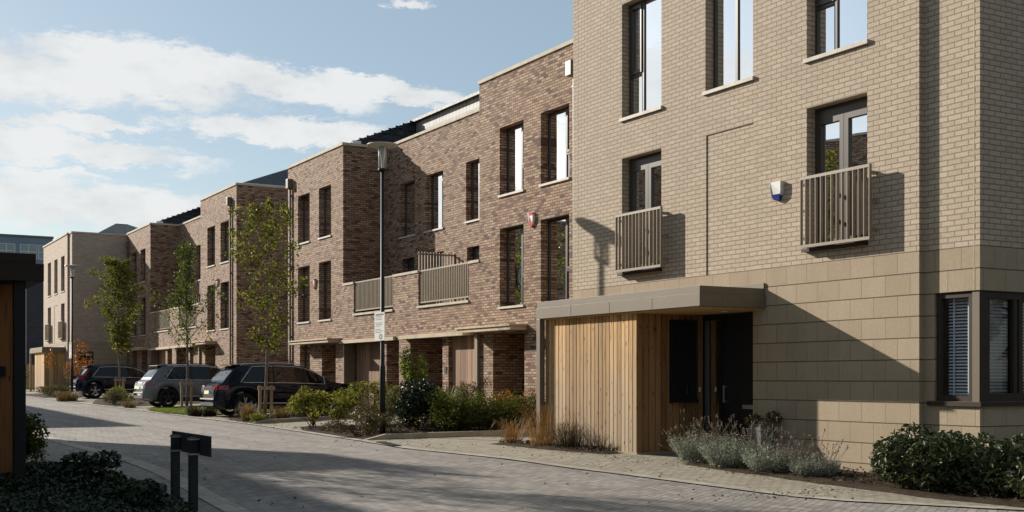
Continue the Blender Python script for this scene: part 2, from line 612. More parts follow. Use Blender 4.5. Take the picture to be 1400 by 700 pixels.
def window(parent, P, u0, u1, z0, z1, style='two', d=.17, mat='frame', sill=True, cur=None, flip=False, name='window'):
    """frame in an opening, its panes, its sill and whatever hangs behind it"""
    if u0 > u1:
        u0, u1 = u1, u0
    fw, fd = .055, .07
    b = MB()
    W, H = u1 - u0, z1 - z0
    e = .003
    b.pbox(P, u0 + e, u0 + fw, z0 + e, z1 - e, d, d + fd)
    b.pbox(P, u1 - fw, u1 - e, z0 + e, z1 - e, d, d + fd)
    b.pbox(P, u0 + fw, u1 - fw, z1 - fw, z1 - e, d, d + fd)
    b.pbox(P, u0 + fw, u1 - fw, z0 + e, z0 + fw, d, d + fd)
    g = []                                                # panes

    def leaf(a, c, lo, hi, proud=.018, w=.06):
        b.pbox(P, a, a + w, lo, hi, d - proud, d + .05)
        b.pbox(P, c - w, c, lo, hi, d - proud, d + .05)
        b.pbox(P, a + w, c - w, hi - w, hi, d - proud, d + .05)
        b.pbox(P, a + w, c - w, lo, lo + w, d - proud, d + .05)
        g.append((a + w, c - w, lo + w, hi - w))
    a0, a1, b0, b1 = u0 + fw, u1 - fw, z0 + fw, z1 - fw
    if style == 'two':                                    # wide fixed light and a narrow side light with a transom
        t = a0 + (a1 - a0) * (.66 if not flip else .34)
        b.pbox(P, t - .03, t + .03, b0, b1, d + .002, d + fd - .002)
        s0, s1, f0, f1 = (t + .03, a1, a0, t - .03) if not flip else (a0, t - .03, t + .03, a1)
        zt = b0 + (b1 - b0) * .36
        b.pbox(P, s0, s1, zt - .03, zt + .03, d + .004, d + fd - .004)
        leaf(s0, s1, zt + .03, b1)
        g.append((s0, s1, b0, zt - .03))
        g.append((f0, f1, b0, b1))
    elif style == 'pair':                                 # two equal fixed lights
        t = (a0 + a1) / 2
        b.pbox(P, t - .03, t + .03, b0, b1, d + .002, d + fd - .002)
        g += [(a0, t - .03, b0, b1), (t + .03, a1, b0, b1)]
    elif style == 'french':                               # deep head, two glazed door leaves
        b.pbox(P, a0, a1, b1 - .12, b1, d - .01, d + fd)
        t = (a0 + a1) / 2
        leaf(a0, t - .004, b0, b1 - .12, .012, .085)
        leaf(t + .004, a1, b0, b1 - .12, .012, .085)
    else:
        g.append((a0, a1, b0, b1))
    wo = b.build(name, M[mat], parent)
    p = MB()
    for (q0, q1, r0, r1) in g:
        p.quad(P(q0, r0, d + .03), P(q1, r0, d + .03), P(q1, r1, d + .03), P(q0, r1, d + .03))
    p.build('pane', M['glass'], wo)
    if sill:
        s = MB()
        s.pbox(P, u0 - .04, u1 + .04, z0 - .06, z0 - .002, -.045, d - .002)
        s.build('sill', M['sill'], wo)
    if cur:
        c = MB()
        kind, f0, f1 = cur
        q0, q1 = u0 + (u1 - u0) * f0, u0 + (u1 - u0) * f1
        if kind == 'curtain':
            n = max(6, int((q1 - q0) / .03))
            for i in range(n):
                x0, x1 = q0 + (q1 - q0) * i / n, q0 + (q1 - q0) * (i + 1) / n
                dd = [d + .17 + .022 * math.sin(k * 1.9 + u0 * 7) for k in (i, i + 1)]
                c.quad(P(x0, z0 + .05, dd[0]), P(x1, z0 + .05, dd[1]), P(x1, z1 - .02, dd[1]), P(x0, z1 - .02, dd[0]))
            c.build('curtain', M['curtain'], wo)
        else:
            n = int((z1 - z0) / .042)
            for i in range(n):
                z = z0 + .05 + i * .042
                c.pbox(P, q0, q1, z, z + .003, d + .10, d + .128)
                k = len(c.v)
                # tilt the slat
                for j in range(k - 8, k):
                    x = c.v[j]
                    t_ = 1 if j - (k - 8) in (2, 3, 6, 7) else 0
                    c.v[j] = (x[0], x[1], x[2] + .026 * t_)
            for f in (.18, .82):
                x = q0 + (q1 - q0) * f
                c.pbox(P, x - .012, x + .012, z0 + .04, z1 - .03, d + .094, d + .097)
            c.build('blind', M['blind'], wo)
    return wo


def railing(parent, P, u0, u1, z0, z1, d=-.15, n=14, name='balcony_railing', cheeks=True, mat='rail', bw=.012, lab=None):
    b = MB()
    b.pbox(P, u0, u1, z1 - .045, z1, d - .025, d + .025)
    b.pbox(P, u0, u1, z0, z0 + .045, d - .025, d + .025)
    for i in range(n + 1):
        u = u0 + (u1 - u0) * i / n
        a = max(u0, min(u1 - bw, u - bw / 2))
        b.pbox(P, a, a + bw, z0 + .045, z1 - .045, d - .025, d + .025)
    if cheeks:
        for u in (u0 + .02, u1 - .06):
            for z in (z0 + .12, (z0 + z1) / 2, z1 - .14):
                b.pbox(P, u, u + .04, z, z + .05, d + .026, -.001)
    return b.build(name, M[mat], parent)


def boards(mb, P, u0, u1, z0, z1, w=.118, gap=.012, d=0.0, t=.034, seed=1):
    r = random.Random(seed)
    u = u0
    while u < u1 - .01:
        ww = min(w * r.uniform(.93, 1.07), u1 - u - gap * .5)
        if ww > .02:
            mb.pbox(P, u, u + ww, z0 - r.uniform(0, .006), z1, d + r.uniform(0, .005), d + t + .006)
        u += ww + gap
    mb.pbox(P, u0, u1, z0 + .01, z1, d + t + .008, d + t + .03)


def alarm(parent, P, u, z, c, h=.30, w=.24, name='alarm_box'):
    b = MB()
    out = [(-.5, 1), (.5, 1), (.5, .45), (.30, .05), (0, -.02), (-.30, .05), (-.5, .45)]
    for k, (lo, m) in enumerate(((0, 0),)):
        fr = [P(u + x * w, z + y * h, -.075 if .2 < y else -.05) for x, y in out]
        bk = [P(u + x * w, z + y * h, -.002) for x, y in out]
        b.poly(fr)
        for i in range(len(out)):
            j = (i + 1) % len(out)
            b.quad(fr[i], fr[j], bk[j], bk[i])
    o = b.build(name, M['white'], parent)
    s = MB()
    low = [(-.42, .32), (.42, .32), (.30, .05), (0, -.02), (-.30, .05)] if c == 'blue' else [(-.51, 1.01), (.26, 1.01), (.26, .03), (0, -.025), (-.31, .045)]
    s.poly([P(u + x * w * 1.02, z + y * h - .002, -.080 if y > .2 else -.056) for x, y in low])
    fr = [P(u + x * w * 1.02, z + y * h - .002, -.080 if y > .2 else -.056) for x, y in low]
    bk = [P(u + x * w * 1.02, z + y * h - .002, -.003) for x, y in low]
    for i in range(5):
        j = (i + 1) % 5
        s.quad(fr[i], fr[j], bk[j], bk[i])
    s.build('strobe_lens', M[c], o)
    return o


def downpipe(parent, P, u, ztop, zbot, mat='khaki', w=.075, shift=0.0):
    b = MB()
    hu, u = u, u + shift
    b.pbox(P, u - w / 2, u + w / 2, zbot, ztop, -.105, -.03)
    for k in range(4):
        z = zbot + .5 + (ztop - zbot - .8) * k / 3
        b.pbox(P, u - w / 2 - .03, u + w / 2 + .03, z, z + .05, -.113, -.002)
    o = b.build('downpipe', M[mat], parent)
    h = MB()
    h.pbox(P, hu - .13, hu + .13, ztop + .002, ztop + .38, -.20, -.002)
    h.build('hopper_head', M[mat], o, bevel=.01)
    return o


def shell(mb, x0, x1, y0, y1, z0, z1, skip=(), m=0):
    """remaining outer walls of a building"""
    z0, z1 = z0 + E, z1 + E
    if 'w' not in skip:
        mb.quad((x0, y0, z0), (x0, y1, z0), (x0, y1, z1), (x0, y0, z1), m)
    if 'e' not in skip:
        mb.quad((x1, y0, z0), (x1, y1, z0), (x1, y1, z1), (x1, y0, z1), m)
    if 's' not in skip:
        mb.quad((x0, y0, z0), (x1, y0, z0), (x1, y0, z1), (x0, y0, z1), m)
    if 'n' not in skip:
        mb.quad((x0, y1, z0), (x1, y1, z0), (x1, y1, z1), (x0, y1, z1), m)


# ------------------------------------------------------------------ tan town houses
def town_house(name, label, y0, dz, canopy, store, door, detail=True):
    """y0: end of the corner strip nearest the camera; other numbers are offsets from it"""
    X = 13.2
    ya, yb, yn = y0 + .92, y0 + 9.70, y0
    top, st = 8.25 + dz, 1.756 + dz
    base = -1.75 + dz
    xe = 22.0
    r = thing(name, label, 'house', (X, y0 + 5, ground(X, y0 + 5)))
    P, Q, S = west(X), west(X + .105), south(yn)
    wins = [(y0 + 1.87, y0 + 3.10), (y0 + 4.33, y0 + 5.54), (y0 + 6.78, y0 + 8.01)]
    jul = [wins[0], wins[2]]
    rv = .26
    holes = [(a, b, 4.90 + dz, 7.056 + dz, rv) for a, b in wins]
    holes += [(a, b, 1.98 + dz, 4.145 + dz, rv) for a, b in jul]
    holes += [(wins[1][0] - .02, wins[1][1] - .02, st + .004, 4.148 + dz, .016, True)]
    b = MB()
    wall(b, P, ya, yb, st, top, holes)
    b.quad(P(ya, st, 0), P(ya, top, 0), P(ya, top, .105), P(ya, st, .105))
    wall(b, Q, yn, ya, st, top)
    side_w = [] if detail else [(14.1, 15.4, 4.9 + dz, 7.05 + dz, rv)] if False else []
    wall(b, S, X + .105, xe, st, top, side_w)
    shell(b, X, xe, yn, yb, st, top, ('w', 's'))
    b.build('wall', M['tan' if detail else 'tan_far'], r)
    # stone ground floor
    b = MB()
    wall(b, P, ya, yb, base, st - .003, [(door[0], door[1], base, 1.10 + dz, .24)])
    b.quad(P(ya, base, 0), P(ya, st - .003, 0), P(ya, st - .003, .105), P(ya, base, .105))
    cz0, cz1 = -.314 + dz, 1.16 + dz
    wall(b, Q, yn, ya, base, st - .003, [(yn - 1, yn + .74, cz0, cz1, .22)])
    sw = [(X - 1, X + 2.6, cz0, cz1, .22)] if detail else [(X + .42, X + 1.36, cz0 + .62, cz1, .2)]
    if not detail:
        b = MB()
        wall(b, P, ya, yb, base, st - .003, [(door[0], door[1], base, 1.10 + dz, .24)])
        b.quad(P(ya, base, 0), P(ya, st - .003, 0), P(ya, st - .003, .105), P(ya, base, .105))
        wall(b, Q, yn, ya, base, st - .003)
    wall(b, S, X + .105, xe, base, st - .003, sw)
    shell(b, X, xe, yn, yb, base, st - .003, ('w', 's'))
    b.build('stone_base', M['stone'], r)
    # parapet coping and deck
    b = MB()
    c0, c1 = top + .001, top + .09
    b.box(X - .05, X + .30, ya - .05, yb + .03, c0 + E, c1 + E)
    b.box(X + .06, X + .30, yn - .05, ya - .055, c0 + E, c1 + E)
    b.box(X + .305, xe + .05, yn - .05, yn + .28, c0 + E, c1 + E)
    b.box(xe - .28, xe + .05, yn + .285, yb + .03, c0 + E, c1 + E)
    b.box(X + .305, xe - .285, yb - .28, yb + .03, c0 + E, c1 + E)
    pieces('coping', b, M['coping'], r)
    b = MB()
    b.box(X + .2, xe - .1, yn + .1, yb - .1, top - .35 + E, top - .2 + E)
    for zf in (1.70, 4.55):
        b.box(X + .35, xe - .1, yn + .35, yb - .1, zf - .15 + dz + E, zf + .05 + dz + E)
    b.box(X + 3.2, X + 3.3, yn + .3, yb - .2, base + E, top - .4 + E)
    b.build('floor_deck', M['room'], r)
    # hipped slate roof behind the parapet
    b = MB()
    ex0, ex1, ey0, ey1, ez = X + 1.5, xe - 2.4, yn + .9, yb - 1.6, top + .02 + E
    rz_ = 9.98 + dz - .45 + E
    my = (ey0 + ey1) / 2
    mx = (ex0 + ex1) / 2
    A_, B_, C_, D_ = (ex0, ey0, ez), (ex1, ey0, ez), (ex1, ey1, ez), (ex0, ey1, ez)
    R0, R1 = (mx - .35, my, rz_), (mx + .35, my, rz_)
    b.poly([A_, B_, R1, R0])
    b.poly([C_, D_, R0, R1])
    b.poly([D_, A_, R0])
    b.poly([B_, C_, R1])
    b.box(ex0 + .1, ex1 - .1, ey0 + .1, ey1 - .1, ez - .4, ez - .003)
    b.build('roof', M['tile'], r)
    # windows
    cur = [('curtain', .80, .98), ('curtain', .04, .22), ('curtain', .84, .98)]
    for k, (a, c) in enumerate(wins):
        window(r, P, a, c, 4.90 + dz, 7.056 + dz, 'pair' if k == 1 else 'two', .17, 'frame_tan', True, cur[k] if detail else None, flip=False)
    for k, (a, c) in enumerate(jul):
        window(r, P, a, c, 1.98 + dz, 4.145 + dz, 'french', .17, 'frame_tan', False, ('curtain', .02, .25) if detail else None)
        railing(r, P, a - .22, c - .05, 1.98 + dz, 3.06 + dz, -.165, 13)
        s = MB()
        s.pbox(P, a - .02, c + .02, 1.93 + dz, 1.976 + dz, -.10, .168)
        s.build('threshold', M['khaki_dark'], r)
    # mastic movement joints
    b = MB()
    b.pbox(P, yb - .17, yb - .158, base, top, -.002, .004)
    b.pbox(Q, yn + .085, yn + .097, cz1 + .02 if detail else base, top, -.002, .004)
    pieces('movement_joint', b, M['lintel'], r)
    # porch canopy: two-step metal fascia
    k0, k1 = canopy
    zt, zb = 1.437 + dz, 1.122 + dz
    xo = 11.85
    b = MB()
    b.box(xo, X - .002, k0, k1, zb + E, zt - .115 + E)
    b.box(xo + .018, X - .002, k0 + .018, k1 - .018, zt - .113 + E, zt + E)
    b.box(X - .03, X - .001, k0 + .02, k1 - .02, zt + .002 + E, zt + .09 + E)
    for q in range(1, 4):                                   # sheet seams
        y = k0 + (k1 - k0) * q / 4
        b.box(xo - .003, xo - .001, y, y + .012, zb + E, zt - .118 + E)
    for q in range(1, 3):
        x = xo + (X - xo) * q / 3
        b.box(x, x + .01, k0 - .003, k0 - .001, zb + E, zt - .118 + E)
    cn = b.build('canopy', M['khaki'], r, bevel=.004)
    s0, s1 = store
    b = MB()
    b.box(xo + .06, X - .01, min(k0, s0) + .06, max(k1, s1) - .06, zb - .03 + E, zb - .003 + E)
    b.build('soffit', M['timber'], cn)
    # timber-clad store
    gx = ground(X, y0 + 6)
    gz = -1.244 + dz
    xs = 11.985
    b = MB()
    if detail:
        boards(b, west(xs), s0 + .02, s1, gz, zb - .032, .096, .021, seed=3)
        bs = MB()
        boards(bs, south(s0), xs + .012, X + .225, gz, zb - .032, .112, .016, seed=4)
        bs.build('side_cladding', M['timber_shade_side'], r)
    else:
        boards(b, west(xs), s0 + .02, s1, gz, zb - .032, .15, .008, seed=5)
        boards(b, south(s0), xs + .012, X - .01, gz, zb - .032, .25, .012, seed=6)
    boards(b, north(s1), xs + .012, X - .01, gz, zb - .032, .15, .008, seed=7)
    so = b.build('timber_store', M['timber'], r)
    b = MB()
    b.box(xs - .012, X - .01, s0 - .012, s1 + .012, gz - .06 + E, gz - .006 + E)
    b.build('base_plate', M['stake'], so)
    b = MB()
    b.box(xo + .005, xo + .115, k1 - .14, k1 - .01, -1.6 + dz + E, zb - .003 + E)
    b.build('canopy_post', M['khaki'], r, bevel=.005)
    # front door in its recess
    D = west(X + .24)
    b = MB()
    d0, d1 = door
    m_ = d0 + (d1 - d0) * .70
    b.pbox(D, d0 + .003, d0 + .07, base, 1.097 + dz, .0, .09)
    b.pbox(D, m_ - .035, m_ + .035, base, 1.097 + dz, .0, .09)
    b.pbox(D, d1 - .07, d1 - .003, base, 1.097 + dz, .0, .09)
    b.pbox(D, d0 + .07, m_ - .035, 1.0 + dz, 1.097 + dz, .0, .09)
    b.pbox(D, m_ + .035, d1 - .07, 1.0 + dz, 1.097 + dz, .0, .09)
    b.pbox(D, d0 + .07, m_ - .035, base, 1.0 + dz, .03, .08)
    do = b.build('front_door', M['door'], r)
    b = MB()
    b.pbox(D, m_ - .135, m_ - .115, -.42 + dz, -.12 + dz, -.035, -.012)
    b.pbox(D, m_ - .14, m_ - .11, -.16 + dz, -.14 + dz, -.012, .028)
    b.pbox(D, m_ - .14, m_ - .11, -.40 + dz, -.38 + dz, -.012, .028)
    b.build('handle', M['steel'], do)
    b = MB()
    b.pbox(D, d0 + .25, d0 + .56, -.515 + dz, -.445 + dz, .018, .029)
    b.build('letter_plate', M['steel'], do)
    b = MB()
    b.quad(D(m_ + .035, base, .05), D(d1 - .07, base, .05), D(d1 - .07, 1.0 + dz, .05), D(m_ + .035, 1.0 + dz, .05))
    b.build('side_light', M['glass_thin'], do)
    return r


A = town_house('town_house', 'tall tan brick house with stone base and timber store under a metal porch canopy', 10.70, 0.0,
               (14.72, 19.62), (16.55, 19.50), (15.03, 16.62))
# side window of the store
PS = south(16.55)
b = MB()
b.pbox(PS, 12.66, 13.24, -.36, 1.0, -.04, -.002)
wf = b.build('store_window', M['door'], A)
b = MB()
b.quad(PS(12.72, -.27, -.044), PS(13.08, -.27, -.044), PS(13.08, .92, -.044), PS(12.72, .92, -.044))
b.build('pane', M['glass'], wf)
b = MB()
b.pbox(PS, 13.11, 13.19, -.29, .94, -.055, -.041)
b.pbox(PS, 12.66, 13.24, -.42, -.362, -.09, -.002)
b.build('frame_bar', M['door'], wf)
b = MB()
b.pbox(PS, 13.30, 13.335, -.235, -.16, -.02, -.001)
b.build('door_bell', M['white'], A)
alarm(A, west(13.2), 14.42, 2.81, 'blue', .29, .225)
b = MB()
b.lathe((12.75, 15.2, 1.078 + E), [(.0, -.004), (.05, -.004), (.055, .006)], 16)
b.build('soffit_light', M['white'], A)

# wrap-round corner window of the near house
P2, S2 = west(13.305), south(10.70)
b = MB()
d = .06
y0c, y1c, x0c, x1c, zc0, zc1 = 10.70, 11.44, 13.305, 15.80, -.314, 1.16
b.pbox(P2, y0c + .02, y0c + .135, zc0, zc1 - .002, .015, .10, 1)           # pale post by the corner
b.box(13.325, 13.46, 10.715, 10.838, zc0 + E, zc1 - .002 + E, 0)
b.pbox(P2, y0c + .136, y0c + .20, zc0, zc1 - .002, .03, .12)
b.pbox(P2, y1c - .08, y1c - .003, zc0, zc1 - .002, .03, .12)
b.pbox(P2, y0c + .2, y1c - .08, zc1 - .075, zc1 - .002, .03, .12)
b.pbox(P2, y0c + .2, y1c - .08, zc0, zc0 + .08, .03, .12)
for x in (13.462, 14.02, 14.13, 14.72, 15.42):
    b.pbox(S2, x, x + .075, zc0, zc1 - .002, .03, .12)
b.pbox(S2, 13.462, 15.797, zc1 - .10, zc1 - .003, .026, .115)
b.pbox(S2, 13.462, 15.797, zc0 + .001, zc0 + .11, .026, .115)
cw = b.build('corner_window', [M['khaki_dark'], M['khaki']], A)
b = MB()
b.quad(P2(y0c + .2, zc0 + .07, .08), P2(y1c - .08, zc0 + .07, .08), P2(y1c - .08, zc1 - .07, .08), P2(y0c + .2, zc1 - .07, .08))
b.quad(S2(13.5, zc0 + .1, .08), S2(15.75, zc0 + .1, .08), S2(15.75, zc1 - .1, .08), S2(13.5, zc1 - .1, .08))
b.build('pane', M['glass_thin'], cw)
b = MB()
for i in range(31):
    z = zc0 + .09 + i * .044
    for (Pp, a, c) in ((P2, y0c + .2, y1c - .11),):
        k = len(b.v)
        b.pbox(Pp, a, c, z, z + .003, .14, .168)
        for j in range(k, k + 8):
            if (j - k) in (2, 3, 6, 7):
                b.v[j] = (b.v[j][0], b.v[j][1], b.v[j][2] + .022)
    k = len(b.v)
    b.pbox(S2, 13.56, 15.4, z, z + .003, .14, .168)
    for j in range(k, k + 8):
        if (j - k) in (2, 3, 6, 7):
            b.v[j] = (b.v[j][0], b.v[j][1], b.v[j][2] + .022)
for y in (y0c + .28, y0c + .52):
    b.pbox(P2, y, y + .022, zc0 + .07, zc1 - .06, .134, .137)
b.build('blind', M['blind'], cw)
b = MB()
n = 24
for i in range(n):
    f0, f1 = i / n, (i + 1) / n
    pts = []
    for f in (f0, f1):
        x = 13.60 + f * .55
        pts.append((x, .30 + .02 * math.sin(f * 40)))
    zt_, zm = zc1 - .05, zc0 + .05
    b.quad(S2(pts[0][0], zm, pts[0][1]), S2(pts[1][0], zm, pts[1][1]), S2(pts[1][0], zt_, pts[1][1]), S2(pts[0][0], zt_, pts[0][1]))
b.build('curtain', M['net'], cw)
b = MB()
b.box(13.265, 15.95, 10.655, 11.55, zc0 - .062 + E, zc0 - .002 + E)
b.build('sill', M['khaki_dark'], cw)

TB = town_house('town_house', 'far tan brick house with a blank shaded side wall, behind the dark car', 75.70, .45,
                (77.25, 82.1), (77.35, 80.9), (82.1, 83.5), detail=False)
b = MB()
PT = south(75.70)
za, zb_ = -.314 + .62 + .45, 1.16 + .45
for x0, x1 in ((13.62, 13.68), (14.06, 14.13), (14.5, 14.56)):
    b.pbox(PT, x0, x1, za, zb_, .10, .17)
b.pbox(PT, 13.68, 14.5, zb_ - .06, zb_ - .002, .10, .17)
b.pbox(PT, 13.68, 14.5, za + .002, za + .06, .10, .17)
wo = b.build('window', M['khaki_dark'], TB)
b = MB()
b.quad(PT(13.66, za, .14), PT(14.52, za, .14), PT(14.52, zb_, .14), PT(13.66, zb_, .14))
b.build('pane', M['glass'], wo)


# ------------------------------------------------------------------ brown brick terrace houses
def brick_house(label, Yc, m, wz, tall_end, cfg):
    """Yc: party line, m: direction away from it; s = distance from the party line"""
    XF, XB = 16.5, 18.16
    top = 8.42
    r = thing('brick_house', label, 'house', (XF, Yc + m * 6, ground(XF, Yc + m * 6)), 'brown brick terrace houses')
    P, B = west(XF), west(XB)
    Y = lambda s: Yc + m * s
    rng = lambda a, c: (min(Y(a), Y(c)), max(Y(a), Y(c)))
    se, so = 5.16, 11.02
    base = -1.7
    rv = .30
    T = [(se + 1.17, se + 2.42), (se + 3.40, se + 4.70)]
    if m < 0:
        T = [(se + 1.19, se + 2.49), (se + 3.38, se + 4.76)]
    zu, zl = (5.08 + wz, 6.96 + wz), (1.98 + wz, 4.15 + wz)
    gf = cfg['ground']                       # openings on the ground floor: (s0, s1, z1, depth, closed)
    holes = []
    for a, c in T:
        holes.append((*rng(a, c), *zu, rv))
        holes.append((*rng(a, c), *zl, rv))
    g_holes = [(*sorted((q[0], q[1])), base - 1, q[2], q[3], True) for q in gf]
    b = MB()
    y0, y1 = rng(se, so)
    wall(b, P, y0, y1, base, top, holes + g_holes)
    # low front of the balcony part, with gaps for the railings
    y0b, y1b = rng(0, se)
    bh = [(*sorted(cfg['rail']), 2.28, 99, .30)]
    wall(b, P, y0b, y1b, base, 3.33, bh + g_holes)
    wall(b, west(XF + .30), y0b, y1b, 2.0, 3.33, [(*sorted(cfg['rail']), 2.28, 99, .001)])
    # balcony deck edge, set-back wall, cheek walls
    back_h = [(*sorted((a, c)), z0, z1, .28) for a, c, z0, z1 in cfg['back']]
    wall(b, B, y0b, y1b, 2.0, top, back_h)
    ci = Y(se)
    b.quad((XF, ci, 2.0 + E), (XB, ci, 2.0 + E), (XB, ci, top + E), (XF, ci, top + E))
    xe = 25.0
    co = Y(so)
    b.quad((XF, co, base + E), (xe, co, base + E), (xe, co, top + E), (XF, co, top + E))
    cp = Y(0)
    b.quad((XB, cp, base + E), (xe, cp, base + E), (xe, cp, top + E), (XB, cp, top + E))
    b.quad((xe, min(co, cp), base + E), (xe, max(co, cp), base + E), (xe, max(co, cp), top + E), (xe, min(co, cp), top + E))
    # pier seen inside each porch
    b.build('wall', M['brown'], r)
    b = MB()
    b.box(XF + .31, XB, *rng(0.02, se - .02), 1.98 + E, 2.1 + E)
    b.box(XF + .3, xe - .1, *rng(se + .1, so - .1), top - .5 + E, top - .35 + E)
    b.box(XB + .3, xe - .1, *rng(.05, se), top - .5 + E, top - .35 + E)
    for zf in (4.6 + wz,):
        b.box(XF + .4, xe - .1, *rng(se + .1, so - .1), zf + E, zf + .2 + E)
        b.box(XB + .4, xe - .1, *rng(.05, se), zf + E, zf + .2 + E)
    b.box(XF + 3.6, XF + 3.7, *rng(.05, so - .1), base + E, top - .5 + E)
    b.build('floor_deck', M['room'], r)
    # copings
    b = MB()
    z0, z1 = top + .001 + E, top + .095 + E
    q0, q1 = rng(se - .03, so + .03)
    b.box(XF - .04, XF + .32, q0, q1, z0, z1)
    b.box(XF + .325, XB + .1, *rng(se - .03, se + .3), z0, z1)
    b.box(XF + .325, xe + .03, *rng(so - .28, so + .03), z0, z1)
    b.box(XB - .04, XB + .3, *rng(.0, se - .035), z0, z1)
    r0, r1 = sorted(cfg['rail'])
    for a, c in ((y0b, r0), (r1, y1b)):
        if c - a > .05:
            b.box(XF - .03, XF + .33, a + .002, c - .002, 3.331 + E, 3.41 + E)
    pieces('coping', b, M['coping'], r)
    b = MB()
    b.box(XF - .05, XF + .30, r0 - .03, r1 + .03, 2.205 + E, 2.277 + E)
    b.build('balcony_sill', M['coping'], r)
    railing(r, P, r0 + .03, r1 - .03, 2.36, 3.40, .06, int((r1 - r0) / .115), cheeks=False, bw=.028)
    # windows
    cu = cfg.get('blinds', {})
    k = 0
    for a, c in T:
        y0_, y1_ = rng(a, c)
        window(r, P, y0_, y1_, *zu, 'two', .22, 'frame', True, cu.get(('u', k)), flip=True)
        window(r, P, y0_, y1_, *zl, 'two', .22, 'frame', True, cu.get(('l', k)), flip=True)
        k += 1
    for a, c, z0_, z1_ in cfg['back']:
        window(r, B, a, c, z0_, z1_, 'french' if z0_ < 3 else 'two', .20, 'frame', z0_ > 3, None, flip=True)
    if m < 0:                                             # slatted screen between the two balconies
        b = MB()
        ys_ = Yc - .42
        for i in range(13):
            x = XF + .36 + i * .105
            b.box(x, x + .03, ys_, ys_ + .045, 2.11 + E, 4.08 + E)
        b.box(XF + .34, XF + 1.66, ys_ + .046, ys_ + .07, 4.0 + E, 4.05 + E)
        b.box(XF + .34, XF + 1.66, ys_ + .046, ys_ + .07, 2.2 + E, 2.25 + E)
        b.build('balcony_screen', M['rail'], r)
        for Pj, yj, zj0, zj1 in ((B, Yc - .3, 4.3, top), (P, 30.40, 1.4, 3.3)):
            b = MB()
            b.pbox(Pj, yj, yj + .014, zj0, zj1, -.002, .004)
            b.build('movement_joint', M['trim'], r)
    # lintels over the ground floor
    for a, c in cfg['lintel']:
        b = MB()
        b.pbox(P, a, c, cfg['lz'], cfg['lz'] + .12, -cfg.get('lp', .10), -.001)
        b.build('lintel', M['lintel'], r)
    for a, c in cfg['canopy']:
        b = MB()
        z = cfg['lz'] + .05
        b.pbox(P, a, c, z, z + .10, -.52, -.002)
        b.pbox(P, a - .04, c + .04, z + .101, z + .15, -.56, -.002)
        b.build('porch_canopy', M['lintel'], r)
    # garage doors and other doors in the openings
    for kind, a, c, z1_, dep in cfg['fill']:
        D = west(XF + dep)
        if kind == 'garage':
            b = MB()
            boards(b, D, a + .005, c - .005, base, z1_ - .005, .10, .010, d=-.05, seed=int(a * 10))
            b.build('garage_door', M['garage'], r)
        elif kind == 'door':
            b = MB()
            b.pbox(D, a + .05, c - .05, base, z1_ - .05, -.06, -.004)
            do = b.build('front_door', M['door'], r)
            b = MB()
            b.pbox(D, a + .16, a + .18, -.35, -.10, -.10, -.06)
            b.build('handle', M['steel'], do)
        elif kind == 'slot':
            window(r, P, a, c, -1.0, z1_, 'one', .2, 'frame', False)
        elif kind == 'jamb':
            b = MB()
            b.box(XF - .02, XF + .42, a, c, base + E, z1_ - .003 + E)
            b.build('door_lining', M['khaki'], r)
        elif kind == 'post':
            b = MB()
            b.box(XF - .09, XF - .004, a, c, base + E, z1_ - .003 + E)
            b.build('slim_post', M['rail'], r)
        elif kind == 'number':
            b = MB()
            if dep < .2:
                b.pbox(west(XF), a, c, z1_, z1_ + .2, -.015, -.001)
            else:
                b.box(XF + dep, XF + dep + .14, a - .014, a - .001, z1_ + E, z1_ + .26 + E)
            po = b.build('number_plate', M['black'], r)
            if dep >= .2:
                t = bpy.data.curves.new('digit', 'FONT')
                t.body = '4'
                t.size = .22
                t.align_x = 'CENTER'
                t.extrude = .001
                to = bpy.data.objects.new('digit', t)
                COL.objects.link(to)
                to.matrix_world = Matrix.Translation((XF + dep + .07, a - .017, z1_ + .05 + E)) @ Matrix.Rotation(rad(90), 4, 'X')
                t.materials.append(M['white'])
                bpy.context.view_layer.update()
                me = bpy.data.meshes.new_from_object(to.evaluated_get(bpy.context.evaluated_depsgraph_get()))
                mo = bpy.data.objects.new('digit', me)
                mo.matrix_world = to.matrix_world.copy()
                bpy.data.objects.remove(to)
                COL.objects.link(mo)
                attach(mo, po)
    al = cfg['alarm']
    alarm(r, P, al[0], al[1], 'red', .36, .26)
    downpipe(r, P, cfg['pipe'], top - .85, base, 'khaki', shift=-.11 if m < 0 else 0.0)
    # slate roof: front slope, hipped outer end, cut back by a tile-hung face over the balcony
    b = MB()
    z0r = 8.60 + E
    pitch = .415
    xr = 20.9
    zr = z0r + (xr - 16.9) * pitch
    xb = xr + (xr - 16.9)
    sa, sb = se + .2, so - .35
    hip = 3.2
    b.poly([(16.9, Y(sa), z0r), (16.9, Y(sb), z0r), (xr, Y(sb - hip), zr), (xr, Y(sa), zr)])
    b.poly([(xb, Y(sa), z0r), (xr, Y(sa), zr), (xr, Y(sb - hip), zr), (xb, Y(sb), z0r)])
    b.poly([(16.9, Y(sb), z0r), (xb, Y(sb), z0r), (xr, Y(sb - hip), zr)])
    xt = 19.5
    zt = z0r + (xt - 16.9) * pitch
    b.poly([(xt - .14, Y(sa), zt + .0), (xr, Y(sa), zr), (xr, Y(0), zr), (xt - .14, Y(0), zt + .0)])
    b.poly([(xb, Y(sa), z0r), (xr, Y(sa), zr), (xr, Y(0), zr), (xb, Y(0), z0r)])
    b.box(xt - .16, xt - .02, *rng(0, sa - .01), zt - .11, zt - .005)
    # stepped verge tiles
    for i in range(9):
        x0 = 16.9 + (xt - 16.9) * i / 9
        zq = z0r + (x0 - 16.9) * pitch
        b.box(x0, x0 + .31, *rng(sa - .05, sa + .05), zq - .03, zq + .055)
    ro = b.build('roof', M['tile'], r)
    b = MB()
